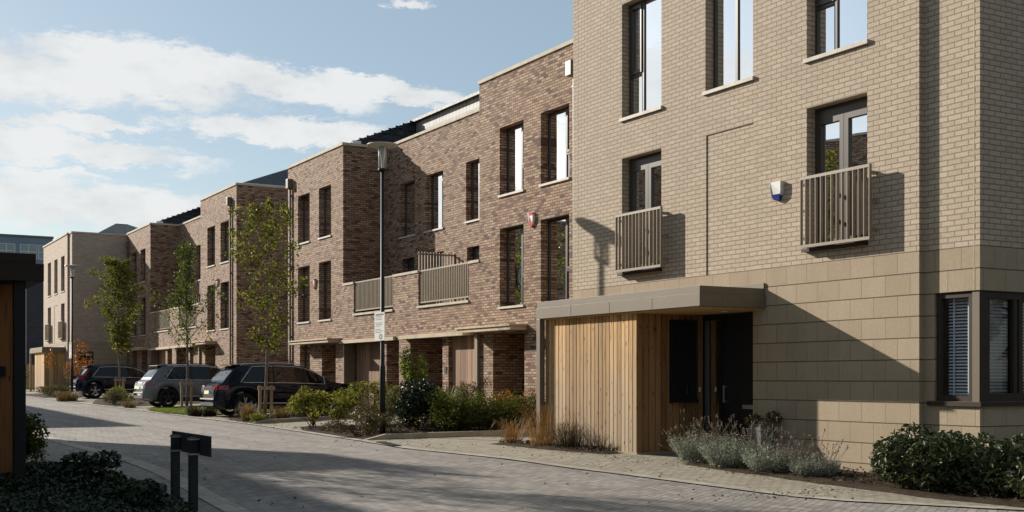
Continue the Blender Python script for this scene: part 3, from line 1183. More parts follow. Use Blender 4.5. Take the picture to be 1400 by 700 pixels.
    b.poly([(16.95, Y(sa), z0r - .3), (xt, Y(sa), z0r - .3), (xt, Y(sa), zt - .03), (16.95, Y(sa), z0r - .02)])
    b.build('gable_cladding', M['tile'], ro)
    b = MB()
    b.quad((xt, Y(0), 8.0 + E), (xt, Y(sa), 8.0 + E), (xt, Y(sa), zt - .01), (xt, Y(0), zt - .01))
    b.box(xt - .03, xt - .001, *rng(0, sa), 9.02 + E, 9.06 + E)
    b.build('tile_hanging', M['tile_pale'], ro)
    b = MB()
    b.box(16.86, 16.89, *rng(sa, sb), 8.3 + E, z0r - .01)
    yo = Y(sb + .03)
    b.box(16.9, xb - .1, min(yo, yo + m * .03), max(yo, yo + m * .03), 8.3 + E, z0r - .01)
    yi = Y(sa - .06)
    b.box(16.9, 17.25, min(yi, yi - m * .03), max(yi, yi - m * .03), 8.3 + E, z0r + .05)
    pieces('fascia', b, M['fascia'], ro)
    return r


GD = 2.6
cfgR = dict(
    ground=[(27.91, 29.65, 1.26, 1.75), (30.62, 32.41, 1.24, .16), (32.80, 35.10, 1.24, 1.5)],
    rail=(31.10, 34.50), back=[(33.2, 34.42, 5.04, 6.95), (33.2, 34.35, 2.2, 4.2), (31.2, 32.4, 5.04, 6.95)],
    lintel=[(31.0, 35.45)], lz=1.245, lp=.26, canopy=[(27.80, 30.87)],
    fill=[('garage', 30.62, 32.41, 1.24, .16), ('door', 28.2, 29.3, .95, 1.75), ('post', 30.42, 30.58, 1.24, 0),
          ('number', 32.52, 32.66, .15, 0), ('number', 29.64, 0, -.30, .95)],
    alarm=(27.50, 4.02), pipe=25.44,
    blinds={('l', 0): ('blind', .38, .97), ('l', 1): ('blind', .38, .97), ('u', 0): ('curtain', .72, .97), ('u', 1): ('curtain', .40, .62)})
cfgL = dict(
    ground=[(35.95, 36.95, 1.24, 1.5), (37.35, 40.74, 1.24, .50), (41.48, 42.88, 1.26, 1.6), (44.14, 45.26, 1.40, .3)],
    rail=(36.42, 39.78), back=[(36.05, 37.33, 5.04, 6.95), (38.26, 39.48, 5.04, 6.95), (36.02, 37.1, 2.2, 4.25), (38.3, 39.25, 2.2, 4.25)],
    lintel=[(36.2, 40.95)], lz=1.245, canopy=[(40.95, 45.0)],
    fill=[('garage', 37.35, 40.62, 1.24, .50), ('jamb', 40.64, 40.738, 1.24, 0), ('door', 41.7, 42.7, .95, 1.6),
          ('slot', 44.14, 45.26, 1.40, .3)],
    alarm=(43.62, 3.42), pipe=46.22, blinds={('u', 0): ('curtain', .38, .7), ('u', 1): ('curtain', .66, .97), ('l', 0): ('blind', .38, .97), ('l', 1): ('curtain', .4, .8)})
H1 = brick_house('brown brick house beside the near tan house, with the larger red and white alarm box', 35.61, -1, 0.0, 0, cfgR)
H2 = brick_house('brown brick house with downpipe at its far edge, behind the nearest dark car', 35.61, 1, .21, 0, cfgL)


def copy_tree(o, parent=None):
    c = o.copy()
    COL.objects.link(c)
    if parent is not None:
        mpi = o.matrix_parent_inverse.copy()
        c.parent = parent
        c.matrix_parent_inverse = mpi
    for ch in [q for q in o.children]:
        copy_tree(ch, c)
    return c


bpy.context.view_layer.update()
for src, lab in ((H1, 'brown brick house behind the grey car, its dark side wall facing the parking gap'),
                 (H2, 'farthest brown brick house, next to the far tan house and partly behind a leafy tree')):
    c = copy_tree(src)
    c.location = src.location + Vector((0, 28.92, .33))
    c['label'] = lab


# ------------------------------------------------------------------ houses on the west side of the street
def west_house(name, label, xf, y0, y1, top, wins, mat, canopy=None):
    r = thing(name, label, 'house', (xf - 3, (y0 + y1) / 2, ground(xf, (y0 + y1) / 2)))
    P = east(xf)
    base = -1.75
    b = MB()
    wall(b, P, y0, y1, base, top, [(*w, .2) for w in wins])
    shell(b, xf - 8.5, xf, y0, y1, base, top, ('e',))
    b.build('wall', M[mat], r)
    b = MB()
    b.box(xf - .3, xf + .05, y0 - .04, y1 + .04, top + .002 + E, top + .09 + E)
    b.box(xf - 8.55, xf - .305, y0 - .04, y0 + .28, top + .002 + E, top + .09 + E)
    b.box(xf - 8.55, xf - .305, y1 - .28, y1 + .04, top + .002 + E, top + .09 + E)
    pieces('coping', b, M['coping'], r)
    b = MB()
    b.box(xf - 8.3, xf - .21, y0 + .2, y1 - .2, top - .4 + E, top - .2 + E)
    b.build('roof', M['flat_roof'], r)
    for w in wins:
        window(r, P, *w, 'two', .13, 'frame_tan', w[2] > 1, None)
    return r


def wgrid(ys, zs, w=1.23):
    return [(y, y + w, a, c) for y in ys for a, c in zs]


LH = west_house('town_house', 'dark porch canopy, post and timber store of a shaded house at the left edge', .93, 13.0, 21.6, 8.25,
                wgrid([13.8, 16.2, 18.7], [(4.9, 7.05), (1.98, 4.14)]), 'tan')
b = MB()
k0, k1, xo, zt, zb = 14.85, 19.8, 2.30, 1.44, 1.122
b.box(.932, xo, k0, k1, zb + E, zt - .115 + E)
b.box(.932, xo - .085, k0 + .018, k1 - .018, zt - .113 + E, zt + E)
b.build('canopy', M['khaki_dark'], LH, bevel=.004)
b = MB()
b.box(1.985, 2.115, k0 + .08, k0 + .20, -1.6 + E, zb - .003 + E)
b.build('canopy_post', M['black'], LH, bevel=.004)
b = MB()
boards(b, south(15.25), .94, 2.05, -1.25, zb - .02, .14, .014, seed=9)
boards(b, east(2.06), 15.29, 18.4, -1.25, zb - .02, .14, .009, seed=10)
so = b.build('timber_store', M['timber_shade_left'], LH)
b = MB()
b.box(1.83, 1.93, 15.20, 15.245, .02 + E, .14 + E)
b.build('lock', M['black'], so)

west_house('terrace_house', 'brown brick end house across the street, out of the picture', -1.6, 38.7, 42.0, 8.5,
           wgrid([39.0, 40.5], [(5.0, 6.9), (2.0, 4.1)], 1.0), 'brown')
west_house('terrace_house', 'set-back brown brick wing across the street, out of the picture', -4.0, 26.0, 38.65, 8.3,
           wgrid([27.2, 30, 33, 36], [(5.0, 6.9), (1.9, 4.0)], 1.2), 'brown')
west_house('terrace_house', 'tall brown brick row across the street, out of the picture, farther along', -1.6, 56.0, 76.0, 8.6,
           wgrid([57, 59.5, 63, 67, 71], [(5.0, 6.9), (2.0, 4.1)], 1.1), 'brown')

# ------------------------------------------------------------------ distant buildings
def far_block(name, label, cat, x0, x1, y0, y1, zt, wins, mat, roof=None, ww=(.9, 1.4)):
    r = thing(name, label, cat, ((x0 + x1) / 2, (y0 + y1) / 2, ground(x0, y0)))
    S_ = south(y0)
    b = MB()
    wall(b, S_, x0, x1, -1.5, zt, [(w[0], w[1], w[2], w[3], .15) for w in wins])
    shell(b, x0, x1, y0, y1, -1.5, zt, ('s',))
    b.build('wall', M[mat], r)
    b = MB()
    b.box(x0 - .1, x1 + .1, y0 - .1, y1 + .1, zt + .003 + E, zt + .25 + E)
    b.build('roof', M['flat_roof'] if roof is None else M[roof], r)
    for w in wins:
        f = MB()
        t = .09
        a, c, lo, hi = w
        f.pbox(S_, a, a + t, lo, hi, .03, .12)
        f.pbox(S_, c - t, c, lo, hi, .03, .12)
        f.pbox(S_, a + t, c - t, lo, lo + t, .03, .12)
        f.pbox(S_, a + t, c - t, hi - t, hi, .03, .12)
        f.pbox(S_, (a + c) / 2 - t / 2, (a + c) / 2 + t / 2, lo + t, hi - t, .035, .115)
        f.pbox(S_, a + t, c - t, (lo + hi) / 2 - t / 2, (lo + hi) / 2 + t / 2, .04, .11)
        fo = f.build('window', M['white'], r)
        g = MB()
        g.quad(S_(a, lo, .09), S_(c, lo, .09), S_(c, hi, .09), S_(a, hi, .09))
        g.build('pane', M['glass'], fo)
        k = MB()
        k.quad(S_(a, lo, .14), S_(c, lo, .14), S_(c, hi, .14), S_(a, hi, .14))
        k.build('net_curtain', M['curtain'], fo)
    return r


far_block('apartment_block', 'dark navy brick apartment block with white cross-barred windows, far down the street', 'building',
          15.6, 27, 110, 124, 8.6, [(17.0, 18.6, z, z + 2.0) for z in (.3, 3.1, 5.6)] + [(20.5, 22.1, z, z + 2.0) for z in (.3, 3.1, 5.6)], 'navy')
far_block('office_block', 'long blue grey block with a flat roof showing above the dark canopy', 'building',
          6, 24.2, 150, 166, 16.4, [(x, x + 1.9, 13.9, 15.6) for x in (18.2, 20.6, 22.6)] + [(x, x + 1.9, 10.4, 12.2) for x in (18.2, 20.6, 22.6)], 'grey_clad')

fr = thing('timber_fence', 'low brown timber fence beyond the far house', 'fence', (12.6, 92, ground(12.6, 92)))
b = MB()
boards(b, south(92), 11.6, 15.0, -.9, .95, .14, .01, seed=21)
b.build('fence_panel', M['stake'], fr)
b = MB()
for x in (11.6, 13.3, 15.0):
    b.box(x - .05, x + .05, 92.04, 92.14, -1.0 + E, 1.02 + E)
pieces('fence_post', b, M['stake'], fr)

# ------------------------------------------------------------------ ground, road, paving
XR = [(-60, 60), (-10, 24), (2, 15.5), (6, 12.9), (8.4, 11.25), (10.3, 10.05), (13.6, 9.85), (15.2, 9.58), (20, 9.3), (23.2, 9.74), (27, 10.1), (33, 10.55), (40, 10.5), (48, 10.15), (60, 9.8), (80, 9.5), (100, 9.6), (130, 9.6)]
XL = [(-60, 2.6), (0, 3.2), (12, 3.92), (15, 4.15), (19, 4.4), (25, 4.5), (40, 4.6), (130, 4.6)]


def strip(name, left, right, ys, off, mat, nx=8, thick=None, kind='structure'):
    b = MB()
    n = nx + 1
    for y in ys:
        a, c = left(y), right(y)
        for i in range(n):
            x = a + (c - a) * i / nx
            b.v.append((x, y, ground(x, y) + off))
    for j in range(len(ys) - 1):
        for i in range(nx):
            k = j * n + i
            b.f.append((k, k + 1, k + n + 1, k + n))
            b.mi.append(0)
    if thick:
        for side in (0, nx):
            for j in range(len(ys) - 1):
                p, q = b.v[j * n + side], b.v[(j + 1) * n + side]
                b.quad(p, q, (q[0], q[1], q[2] - thick), (p[0], p[1], p[2] - thick))
        for j in (0, len(ys) - 1):
            p, q = b.v[j * n], b.v[j * n + nx]
            for i in range(nx):
                p, q = b.v[j * n + i], b.v[j * n + i + 1]
                b.quad(p, q, (q[0], q[1], q[2] - thick), (p[0], p[1], p[2] - thick))
    o = b.build(name, mat)
    if kind:
        o['kind'] = kind
    return o


def frange(a, b, s):
    n = max(1, int(round((b - a) / s)))
    return [a + (b - a) * i / n for i in range(n + 1)]


xr_, xl_ = (lambda y: lerp_tab(XR, y)), (lambda y: lerp_tab(XL, y))
# wide terrain
b = MB()
xs = [-700, -300, -120, -60, -30, -14, -8, -4, 0, 2, 4, 6, 8, 10, 11, 12, 13, 14, 15, 16, 17, 20, 26, 40, 80, 200, 700]
ys = [-300, -100, -40] + frange(-20, 24, 2) + frange(25, 130, 5) + [160, 220, 300, 450, 700, 1200]
for y in ys:
    for x in xs:
        b.v.append((x, y, ground(x, y) - .05))
nx = len(xs)
for j in range(len(ys) - 1):
    for i in range(nx - 1):
        k = j * nx + i
        b.f.append((k, k + 1, k + nx + 1, k + nx))
        b.mi.append(0)
b.build('ground', M['earth'])['kind'] = 'structure'
yy = frange(-40, 24, 1.0) + frange(26, 130, 2.0)
strip('road', xl_, xr_, yy, 0.0, M['road'], 10)
strip('pavement', lambda y: -9 if y < 12.9 else (-9 if y < 0 else .4), lambda y: xl_(y) - .28, frange(-40, 12.5, 1) + frange(12.6, 24, .95) + frange(26, 130, 2), .004, M['road'], 8)
strip('pavement_edge', lambda y: xl_(y) - .28, lambda y: xl_(y) - .02, yy, .012, M['sett'], 1)
strip('footpath', lambda y: xr_(y) + .22, lambda y: 17.5, frange(-20, 23.3, .6), .006, M['path'], 10)
strip('footpath_edge', lambda y: xr_(y) - .0, lambda y: xr_(y) + .22, frange(-20, 23.3, .6), .014, M['sett'], 1)
strip('parking_apron', lambda y: xr_(y) + .2, lambda y: 17.6, frange(23.3, 100, 1.3), .005, M['path'], 10)
strip('kerb_strip', lambda y: xr_(y) - .02, lambda y: xr_(y) + .2, frange(23.3, 100, 1.3), .016, M['sett'], 1)
# drain set in the ramp and its pale surround
b = MB()
for i in range(14):
    f = i / 14
    x, y = 9.35 + .35 * f, 20.75 + 1.6 * f
    b.hexa([(x + a + (.35 / 14) * g, y + (1.6 / 14) * g * .62, ground(x, y) + h) for h in (.016, .030) for a, g in ((.02, 0), (.22, 0), (.22, 1), (.02, 1))])
dr = b.build('drain_channel', M['trim'])
props(dr, 'dark slotted drain channel let into the path edge near the lamp post', 'drain')


def bed(label, pts, off=.03, mat='soil', name='planting_bed', mound=.06):
    """a soil patch with an uneven outline and a slight crown"""
    cx = sum(p[0] for p in pts) / len(pts)
    cy = sum(p[1] for p in pts) / len(pts)
    b = MB()
    rr = random.Random(int(cx * 100 + cy))
    out = []
    n = len(pts)
    for i in range(n):
        a, c = pts[i], pts[(i + 1) % n]
        k = max(2, int(math.dist(a, c) / .25))
        for j in range(k):
            f = j / k
            out.append((a[0] + (c[0] - a[0]) * f + rr.uniform(-.04, .04), a[1] + (c[1] - a[1]) * f + rr.uniform(-.04, .04)))
    rings = [1.0, .93, .75, .45, .2]
    for q, f in enumerate(rings):
        for x, y in out:
            X, Y = cx + (x - cx) * f, cy + (y - cy) * f
            b.v.append((X, Y, ground(X, Y) + (.008 if q == 0 else off + mound * (1 - f) + rr.uniform(-.012, .012))))
    m = len(out)
    for q in range(len(rings) - 1):
        for i in range(m):
            j = (i + 1) % m
            b.f.append((q * m + i, q * m + j, (q + 1) * m + j, (q + 1) * m + i))
            b.mi.append(0)
    b.f.append(tuple((len(rings) - 1) * m + i for i in range(m)))
    b.mi.append(0)
    o = b.build(name, M[mat], smooth=True)
    o['kind'] = 'structure'
    return o


bed('', [(11.62, 14.9), (13.15, 14.9), (13.15, 6.5), (12.0, 6.8), (11.45, 8.6), (11.35, 10), (11.5, 12.3)])
bed('', [(11.6, 20.6), (11.95, 16.9), (11.55, 16.75), (11.35, 18.3), (11.4, 20.6)])
bed('', [(10.0, 23.45), (13.6, 23.75), (16.3, 23.9), (16.3, 29.9), (13.4, 29.6), (11.2, 30.6), (10.45, 28.5)])
bed('', [(10.75, 33.4), (12.6, 34.0), (15.9, 34.2), (15.9, 36.5), (11.0, 36.9)])
bed('', [(10.75, 44.0), (15.5, 44.0), (15.5, 46.2), (11.0, 46.0)])
bed('', [(10.4, 49.6), (12.5, 49.8), (15.5, 50.4), (15.5, 59.8), (11.5, 59.5), (10.3, 54)])
bed('', [(10.0, 64.5), (13.0, 65.0), (13.0, 74.9), (10.0, 74.5)])
bed('', [(.2, 3), (2.0, 5.5), (3.1, 10.5), (3.42, 12.6), (3.4, 15.8), (3.0, 19.5), (1.0, 20), (.2, 16)])
bed('', [(10.9, 39.9), (12.6, 41.2), (15.6, 41.4), (15.6, 45.4), (10.8, 45.4), (10.45, 42)], mat='soil')


# ------------------------------------------------------------------ plants
def leaf_object(name, pts, size, mat, parent, seed=0, up=.35, aspect=.5, fold=.25, vary=.35, dirs=None):
    """many small folded leaves in one mesh; pts is an (n,3) array"""
    pts = np.asarray(pts, dtype=np.float64)
    n = len(pts)
    rg = np.random.default_rng(seed)
    nrm = rg.normal(size=(n, 3))
    nrm[:, 2] = np.abs(nrm[:, 2]) + up
    nrm /= np.linalg.norm(nrm, axis=1)[:, None]
    t = rg.normal(size=(n, 3)) if dirs is None else np.asarray(dirs) + rg.normal(size=(n, 3)) * .35
    t -= nrm * np.sum(t * nrm, axis=1)[:, None]
    t /= np.linalg.norm(t, axis=1)[:, None] + 1e-9
    s = np.cross(nrm, t)
    L = size * (1 + vary * rg.uniform(-1, 1, n))[:, None]
    W = L * aspect
    base = pts - t * L * .5
    tip = pts + t * L * .5 - nrm * L * .12
    le = pts + s * W * .5 + nrm * L * fold * .4 - t * L * .05
    ri = pts - s * W * .5 + nrm * L * fold * .4 - t * L * .05
    v = np.stack([base, ri, tip, le], axis=1).reshape(-1, 3)
    k = np.arange(n)[:, None] * 4
    f = np.concatenate([k + np.array([[0, 1, 2]]), k + np.array([[0, 2, 3]])], axis=1).reshape(-1)
    me = bpy.data.meshes.new(name)
    me.vertices.add(len(v))
    me.vertices.foreach_set('co', v.astype(np.float32).ravel())
    nf = n * 2
    me.loops.add(nf * 3)
    me.loops.foreach_set('vertex_index', f.astype(np.int32))
    me.polygons.add(nf)
    me.polygons.foreach_set('loop_start', (np.arange(nf) * 3).astype(np.int32))
    me.polygons.foreach_set('loop_total', np.full(nf, 3, dtype=np.int32))
    me.materials.append(mat)
    me.update(calc_edges=True)
    me.validate()
    o = bpy.data.objects.new(name, me)
    COL.objects.link(o)
    if parent is not None:
        attach(o, parent)
    return o


def lump_points(rg, lumps, n, shell_=.45):
    """points in a union of ellipsoids, denser towards their skins"""
    vol = np.array([l[3] * l[4] * l[5] for l in lumps]) ** .75
    idx = rg.choice(len(lumps), n, p=vol / vol.sum())
    d = rg.normal(size=(n, 3))
    d /= np.linalg.norm(d, axis=1)[:, None]
    r = rg.uniform(shell_, 1.0, n) ** .6
    Lm = np.array(lumps)[idx]
    return Lm[:, :3] + d * Lm[:, 3:6] * r[:, None]


def shrub(name, label, cat, c, rad3, n, leaf, mat, seed, nl=7, group=None, stems=7, aspect=.5, up=.4, spread=.62, shell_=.4, small=.5, zr=(.26, .78)):
    """a bush: several leafy lumps on stems rising from one base"""
    rg = np.random.default_rng(seed)
    x, y = c[0], c[1]
    g = ground(x, y)
    r = thing(name, label, cat, (x, y, g), group)
    rx, ry, h = rad3
    lumps = []
    for i in range(nl):
        a = rg.uniform(0, 2 * math.pi)
        q = spread * math.sqrt(rg.uniform(0, 1))
        zz = rg.uniform(*zr)
        sc = rg.uniform(small * .75, small * 1.2)
        lumps.append((x + math.cos(a) * rx * q, y + math.sin(a) * ry * q, g + h * zz, rx * sc, ry * sc, h * sc * .55))
    pts = lump_points(rg, lumps, n, shell_)
    low = rg.uniform(.02, .15, n) * h
    pts[:, 2] = np.maximum(pts[:, 2], g + low)
    leaf_object('foliage', pts, leaf, mat, r, seed, up, aspect)
    b = MB()
    for i in range(stems):
        l = lumps[i % nl]
        a = rg.uniform(-.06, .06, 2)
        p0 = Vector((x + a[0] * 2, y + a[1] * 2, g - .02))
        p2 = Vector((l[0], l[1], l[2] + l[5] * .5))
        p1 = p0.lerp(p2, .5) + Vector((rg.uniform(-.05, .05), rg.uniform(-.05, .05), .06))
        b.tube([p0, p1, p2], [.014, .010, .005], 5)
        for k in range(3):
            q = p1.lerp(p2, rg.uniform(.2, .9))
            e = q + Vector((rg.uniform(-.22, .22) * rx * 1.6, rg.uniform(-.22, .22) * ry * 1.6, rg.uniform(.05, .25) * h))
            b.tube([q, e], [.006, .003], 4)
    b.build('stem', M['stem'], r)
    return r


def blades(name, cxy, n, h, spread, mat, parent, seed, w=.006, lean=.5, base_r=.1):
    rg = np.random.default_rng(seed)
    b = MB()
    for i in range(n):
        a = rg.uniform(0, 2 * math.pi)
        q = base_r * math.sqrt(rg.uniform())
        x, y = cxy[0] + math.cos(a) * q, cxy[1] + math.sin(a) * q
        g = ground(x, y)
        a2 = a + rg.normal() * .6
        L = h * rg.uniform(.35, 1.1)
        o = spread * rg.uniform(.1, 1.0) ** .8
        d = Vector((math.cos(a2), math.sin(a2), 0))
        s = Vector((-d.y, d.x, 0)) * w * .5
        p0 = Vector((x, y, g))
        p1 = p0 + d * o * .25 + Vector((0, 0, L * .6))
        p2 = p0 + d * o * .65 + Vector((rg.normal() * .03, rg.normal() * .03, L * .92))
        p3 = p0 + d * o * 1.15 + Vector((rg.normal() * .05, rg.normal() * .05, L * (1 - lean * rg.uniform(.1, 1.0))))
        k = len(b.v)
        b.v += [tuple(p0 - s), tuple(p0 + s), tuple(p1 - s), tuple(p1 + s), tuple(p2 - s * .7), tuple(p2 + s * .7), tuple(p3)]
        b.f += [(k, k + 1, k + 3, k + 2), (k + 2, k + 3, k + 5, k + 4), (k + 4, k + 5, k + 6)]
        b.mi += [0, 0, 0]
    return b.build(name, mat, parent)


def tuft(name, label, cat, c, h, spread, n, mat, seed, group=None, w=.008, base_r=.12, lean=.5):
    r = thing(name, label, cat, (c[0], c[1], ground(*c[:2])), group)
    blades('blade', c, n, h, spread, mat, r, seed, w, lean, base_r)
    return r


L_ = {}
L_['hedge'] = leaf_mat('laurel_leaf', [(0, (.02, .03, .017)), (.5, (.042, .06, .03)), (.85, (.075, .095, .045)), (1, (.16, .14, .075))], .12, .5, .22)
L_['lav'] = leaf_mat('lavender_leaf', [(0, (.19, .20, .165)), (.6, (.32, .335, .28)), (1, (.46, .475, .41))], .25, .7, .2, (1.0, 1.0, 1.0), (1.05, 1.1, .9))
L_['lavflower'] = leaf_mat('lavender_flower', [(0, (.13, .105, .11)), (1, (.26, .22, .21))], .2, .8)
L_['yg'] = leaf_mat('yellow_green_leaf', [(0, (.05, .065, .016)), (.5, (.13, .14, .036)), (1, (.25, .24, .08))], .42, .6, .12)
L_['bright'] = leaf_mat('fresh_green_leaf', [(0, (.06, .10, .02)), (.6, (.14, .19, .04)), (1, (.24, .27, .08))], .42, .6, .15)
L_['mahonia'] = leaf_mat('glossy_dark_leaf', [(0, (.009, .018, .015)), (.6, (.018, .034, .026)), (1, (.045, .068, .055))], .1, .5, .25)
L_['juniper'] = leaf_mat('juniper_leaf', [(0, (.028, .042, .012)), (.6, (.07, .09, .026)), (1, (.15, .155, .05))], .3, .7, .12)
L_['orange'] = leaf_mat('autumn_leaf', [(0, (.16, .05, .015)), (.5, (.30, .105, .025)), (1, (.36, .18, .05))], .3)
L_['dry'] = leaf_mat('brownish_leaf', [(0, (.05, .035, .022)), (.5, (.10, .075, .045)), (.8, (.075, .085, .035)), (1, (.16, .12, .075))], .2)
L_['pale'] = leaf_mat('pale_green_leaf', [(0, (.06, .07, .035)), (.6, (.12, .13, .07)), (1, (.22, .2, .12))], .25, .7, .1)
L_['birch'] = leaf_mat('birch_leaf', [(0, (.04, .055, .012)), (.45, (.085, .105, .022)), (.8, (.14, .15, .038)), (1, (.24, .21, .06))], .4, .6, .15)
L_['tree'] = leaf_mat('tree_leaf', [(0, (.03, .05, .012)), (.5, (.065, .095, .022)), (1, (.115, .14, .04))], .38, .6, .15)
L_['cover'] = leaf_mat('ground_cover_leaf', [(0, (.009, .020, .010)), (.6, (.018, .036, .018)), (1, (.045, .07, .04))], .1, .45, .28)
L_['heather'] = leaf_mat('heather_leaf', [(0, (.05, .045, .03)), (.6, (.10, .09, .06)), (1, (.17, .15, .10))], .2, .8)
G_ = {}
for nm, st in (('straw', [(0, (.13, .065, .028)), (.6, (.24, .125, .052)), (1, (.38, .24, .12))]),
               ('brown', [(0, (.07, .05, .03)), (.6, (.16, .11, .06)), (1, (.27, .19, .11))]),
               ('dark', [(0, (.022, .018, .014)), (.6, (.05, .04, .03)), (1, (.09, .075, .05))]),
               ('green', [(0, (.04, .065, .012)), (.6, (.085, .12, .025)), (1, (.15, .17, .05))]),
               ('lawn', [(0, (.08, .13, .02)), (.6, (.14, .20, .03)), (1, (.21, .26, .06))])):
    G_[nm] = leaf_mat('grass_' + nm, st, .3, .6)

# laurel hedge along the near house: two rounded mounds
for k, (cx, cy, rx, ry, h, n, lab) in enumerate((
        (12.12, 10.35, .88, 1.05, .84, 9000, 'rounded dark laurel hedge bush beside the lavender'),
        (12.30, 8.75, 1.0, 1.25, .84, 9500, 'dark laurel hedge bush at the corner window, nearest the picture edge'))):
    rg = np.random.default_rng(40 + k)
    g = ground(cx, cy)
    r = thing('hedge', lab, 'hedge', (cx, cy, g), 'laurel hedge bushes')
    lumps = []
    for i in range(34):
        a, q = rg.uniform(0, 2 * math.pi), rg.uniform(.25, .85)
        lumps.append((cx + math.cos(a) * rx * q, cy + math.sin(a) * ry * q, g + h * rg.uniform(.22, .80) * (1.08 - .35 * q), .30, .30, .20))
    pts = lump_points(rg, lumps, n, .55)
    pts[:, 2] = np.maximum(pts[:, 2], g + .03)
    leaf_object('foliage', pts, .085, L_['hedge'], r, 41 + k, .5, .42)
    b = MB()
    for i in range(16):
        l = lumps[i]
        b.tube([(cx + (l[0] - cx) * .4, cy + (l[1] - cy) * .4, g - .02), ((cx * .3 + l[0] * .7), (cy * .3 + l[1] * .7), g + .3), (l[0], l[1], l[2])], [.014, .01, .005], 5)
    b.build('stem', M['stem'], r)

# lavender
for k, (cx, cy, rr, h, lab) in enumerate((
        (12.03, 14.95, .45, .68, 'grey green lavender bush with tall dark flower spikes leaning to the store'),
        (11.93, 14.05, .52, .64, 'widest grey green lavender bush, in front of the planter pot'),
        (11.90, 13.15, .47, .56, 'grey green lavender bush in the middle of the row'),
        (11.95, 12.35, .40, .42, 'smallest lavender bush, last before the laurel hedge'))):
    rg = np.random.default_rng(60 + k)
    g = ground(cx, cy)
    r = thing('lavender', lab, 'lavender', (cx, cy, g), 'lavender bushes along the house')
    ns = int(430 * rr / .42)
    P_, D_ = [], []
    st, fl = MB(), []
    for i in range(ns):
        a, q = rg.uniform(0, 2 * math.pi), math.sqrt(rg.uniform())
        d = Vector((math.cos(a) * q * .75, math.sin(a) * q * .75, 1.0)).normalized()
        p0 = Vector((cx + math.cos(a) * q * rr * .55, cy + math.sin(a) * q * rr * .55, g))
        L = h * rg.uniform(.55, .95) * (1.0 - .25 * q)
        m = 15
        for j in range(m):
            f = .12 + .88 * j / m
            pp = p0 + d * L * f + Vector(rg.normal(size=3) * .014)
            P_.append(pp)
            D_.append(d + Vector(rg.normal(size=3) * .5))
        if i % 7 == 0:
            L2 = L + rg.uniform(.12, .34)
            d2 = (d + Vector((rg.normal() * .16, rg.normal() * .16, 0))).normalized()
            e = p0 + d2 * L2
            st.tube([p0 + d * L * .6, e], [.0026, .0018], 4)
            for j in range(6):
                fl.append(e + d2 * (.01 * j - .03) + Vector(rg.normal(size=3) * .005))
    leaf_object('foliage', np.array([tuple(p) for p in P_]), .042, L_['lav'], r, 61 + k, .1, .2, dirs=np.array([tuple(d) for d in D_]))
    st.build('flower_stalk', L_['lavflower'], r)
    props(leaf_object('flower_spike', np.array([tuple(p) for p in fl]), .026, L_['lavflower'], r, 62 + k, .1, .6), kind='stuff')

r = thing('planter', 'tall square grey planter with rusty foliage by the black front door', 'planter', (12.95, 14.55, ground(12.95, 14.55)))
b = MB()
x, y, z = 12.95, 14.55, ground(12.95, 14.55)
b.hexa([(x - .11, y - .11, z), (x + .11, y - .11, z), (x + .11, y + .11, z), (x - .11, y + .11, z), (x - .14, y - .14, z + .62), (x + .14, y - .14, z + .62), (x + .14, y + .14, z + .62), (x - .14, y + .14, z + .62)])
b.build('pot', M['pot'], r)
rg = np.random.default_rng(5)
leaf_object('foliage', lump_points(rg, [(x - .06, y + .1, z + .68, .17, .16, .1), (x + .15, y - .12, z + .72, .14, .14, .12)], 420, .3), .05, L_['dry'], r, 5)

# dry grasses by the store
tuft('ornamental_grass', 'largest straw coloured grass clump, against the timber store', 'grass', (11.62, 18.95), .82, .6, 300, G_['straw'], 70, 'dry grass clumps by the timber store', .0045, .26)
tuft('ornamental_grass', 'dark brown grass clump at the foot of the timber store', 'grass', (11.68, 18.2), .50, .50, 280, G_['dark'], 71, 'dry grass clumps by the timber store', .007, .2)
tuft('ornamental_grass', 'small straw coloured grass clump outside the canopy post', 'grass', (11.72, 20.25), .52, .5, 200, G_['straw'], 72, 'dry grass clumps by the timber store', .007, .18)

# the wide bed by the lamp post
shrub('shrub', 'open yellow green shrub on thin stems, nearest the kerb', 'shrub', (10.98, 29.2), (.72, .7, 1.2), 2300, .075, L_['yg'], 80, 15, None, 9, .45, spread=.9, shell_=.1, small=.27)
shrub('shrub', 'yellow green shrub in front of the dark garage recess', 'shrub', (12.3, 28.6), (.85, .75, 1.35), 2700, .07, L_['yg'], 81, 15, spread=.85, small=.3)
shrub('shrub', 'brownish half bare low shrub left of the lamp post', 'shrub', (10.5, 24.8), (.85, .7, .72), 2600, .05, L_['dry'], 82, 9, None, 12, spread=.85, shell_=.1, small=.4)
shrub('shrub', 'low brownish shrub directly behind the lamp post', 'shrub', (11.3, 26.0), (.75, .7, .85), 2400, .05, L_['dry'], 83, 8, None, 12, spread=.8, shell_=.1, small=.4)
shrub('shrub', 'glossy dark green shrub right of the lamp post', 'shrub', (12.35, 25.9), (.62, .6, 1.25), 3400, .10, L_['mahonia'], 84, 9, None, 7, .42, spread=.55, small=.5)
shrub('shrub', 'pale leaved shrub between the lamp post and the glossy dark shrub', 'shrub', (12.2, 27.4), (.5, .5, 1.2), 1300, .06, L_['pale'], 85, 8, spread=.7, small=.4)
shrub('shrub', 'yellow green shrub between the dark car bonnet and the lamp post', 'shrub', (11.9, 29.8), (.8, .7, 1.15), 2300, .07, L_['yg'], 77, 15, spread=.85, small=.3)
shrub('shrub', 'dense mid green shrub behind the glossy dark shrub', 'shrub', (13.1, 26.6), (.75, .6, 1.2), 2200, .06, L_['juniper'], 78, 9, spread=.75, small=.42)
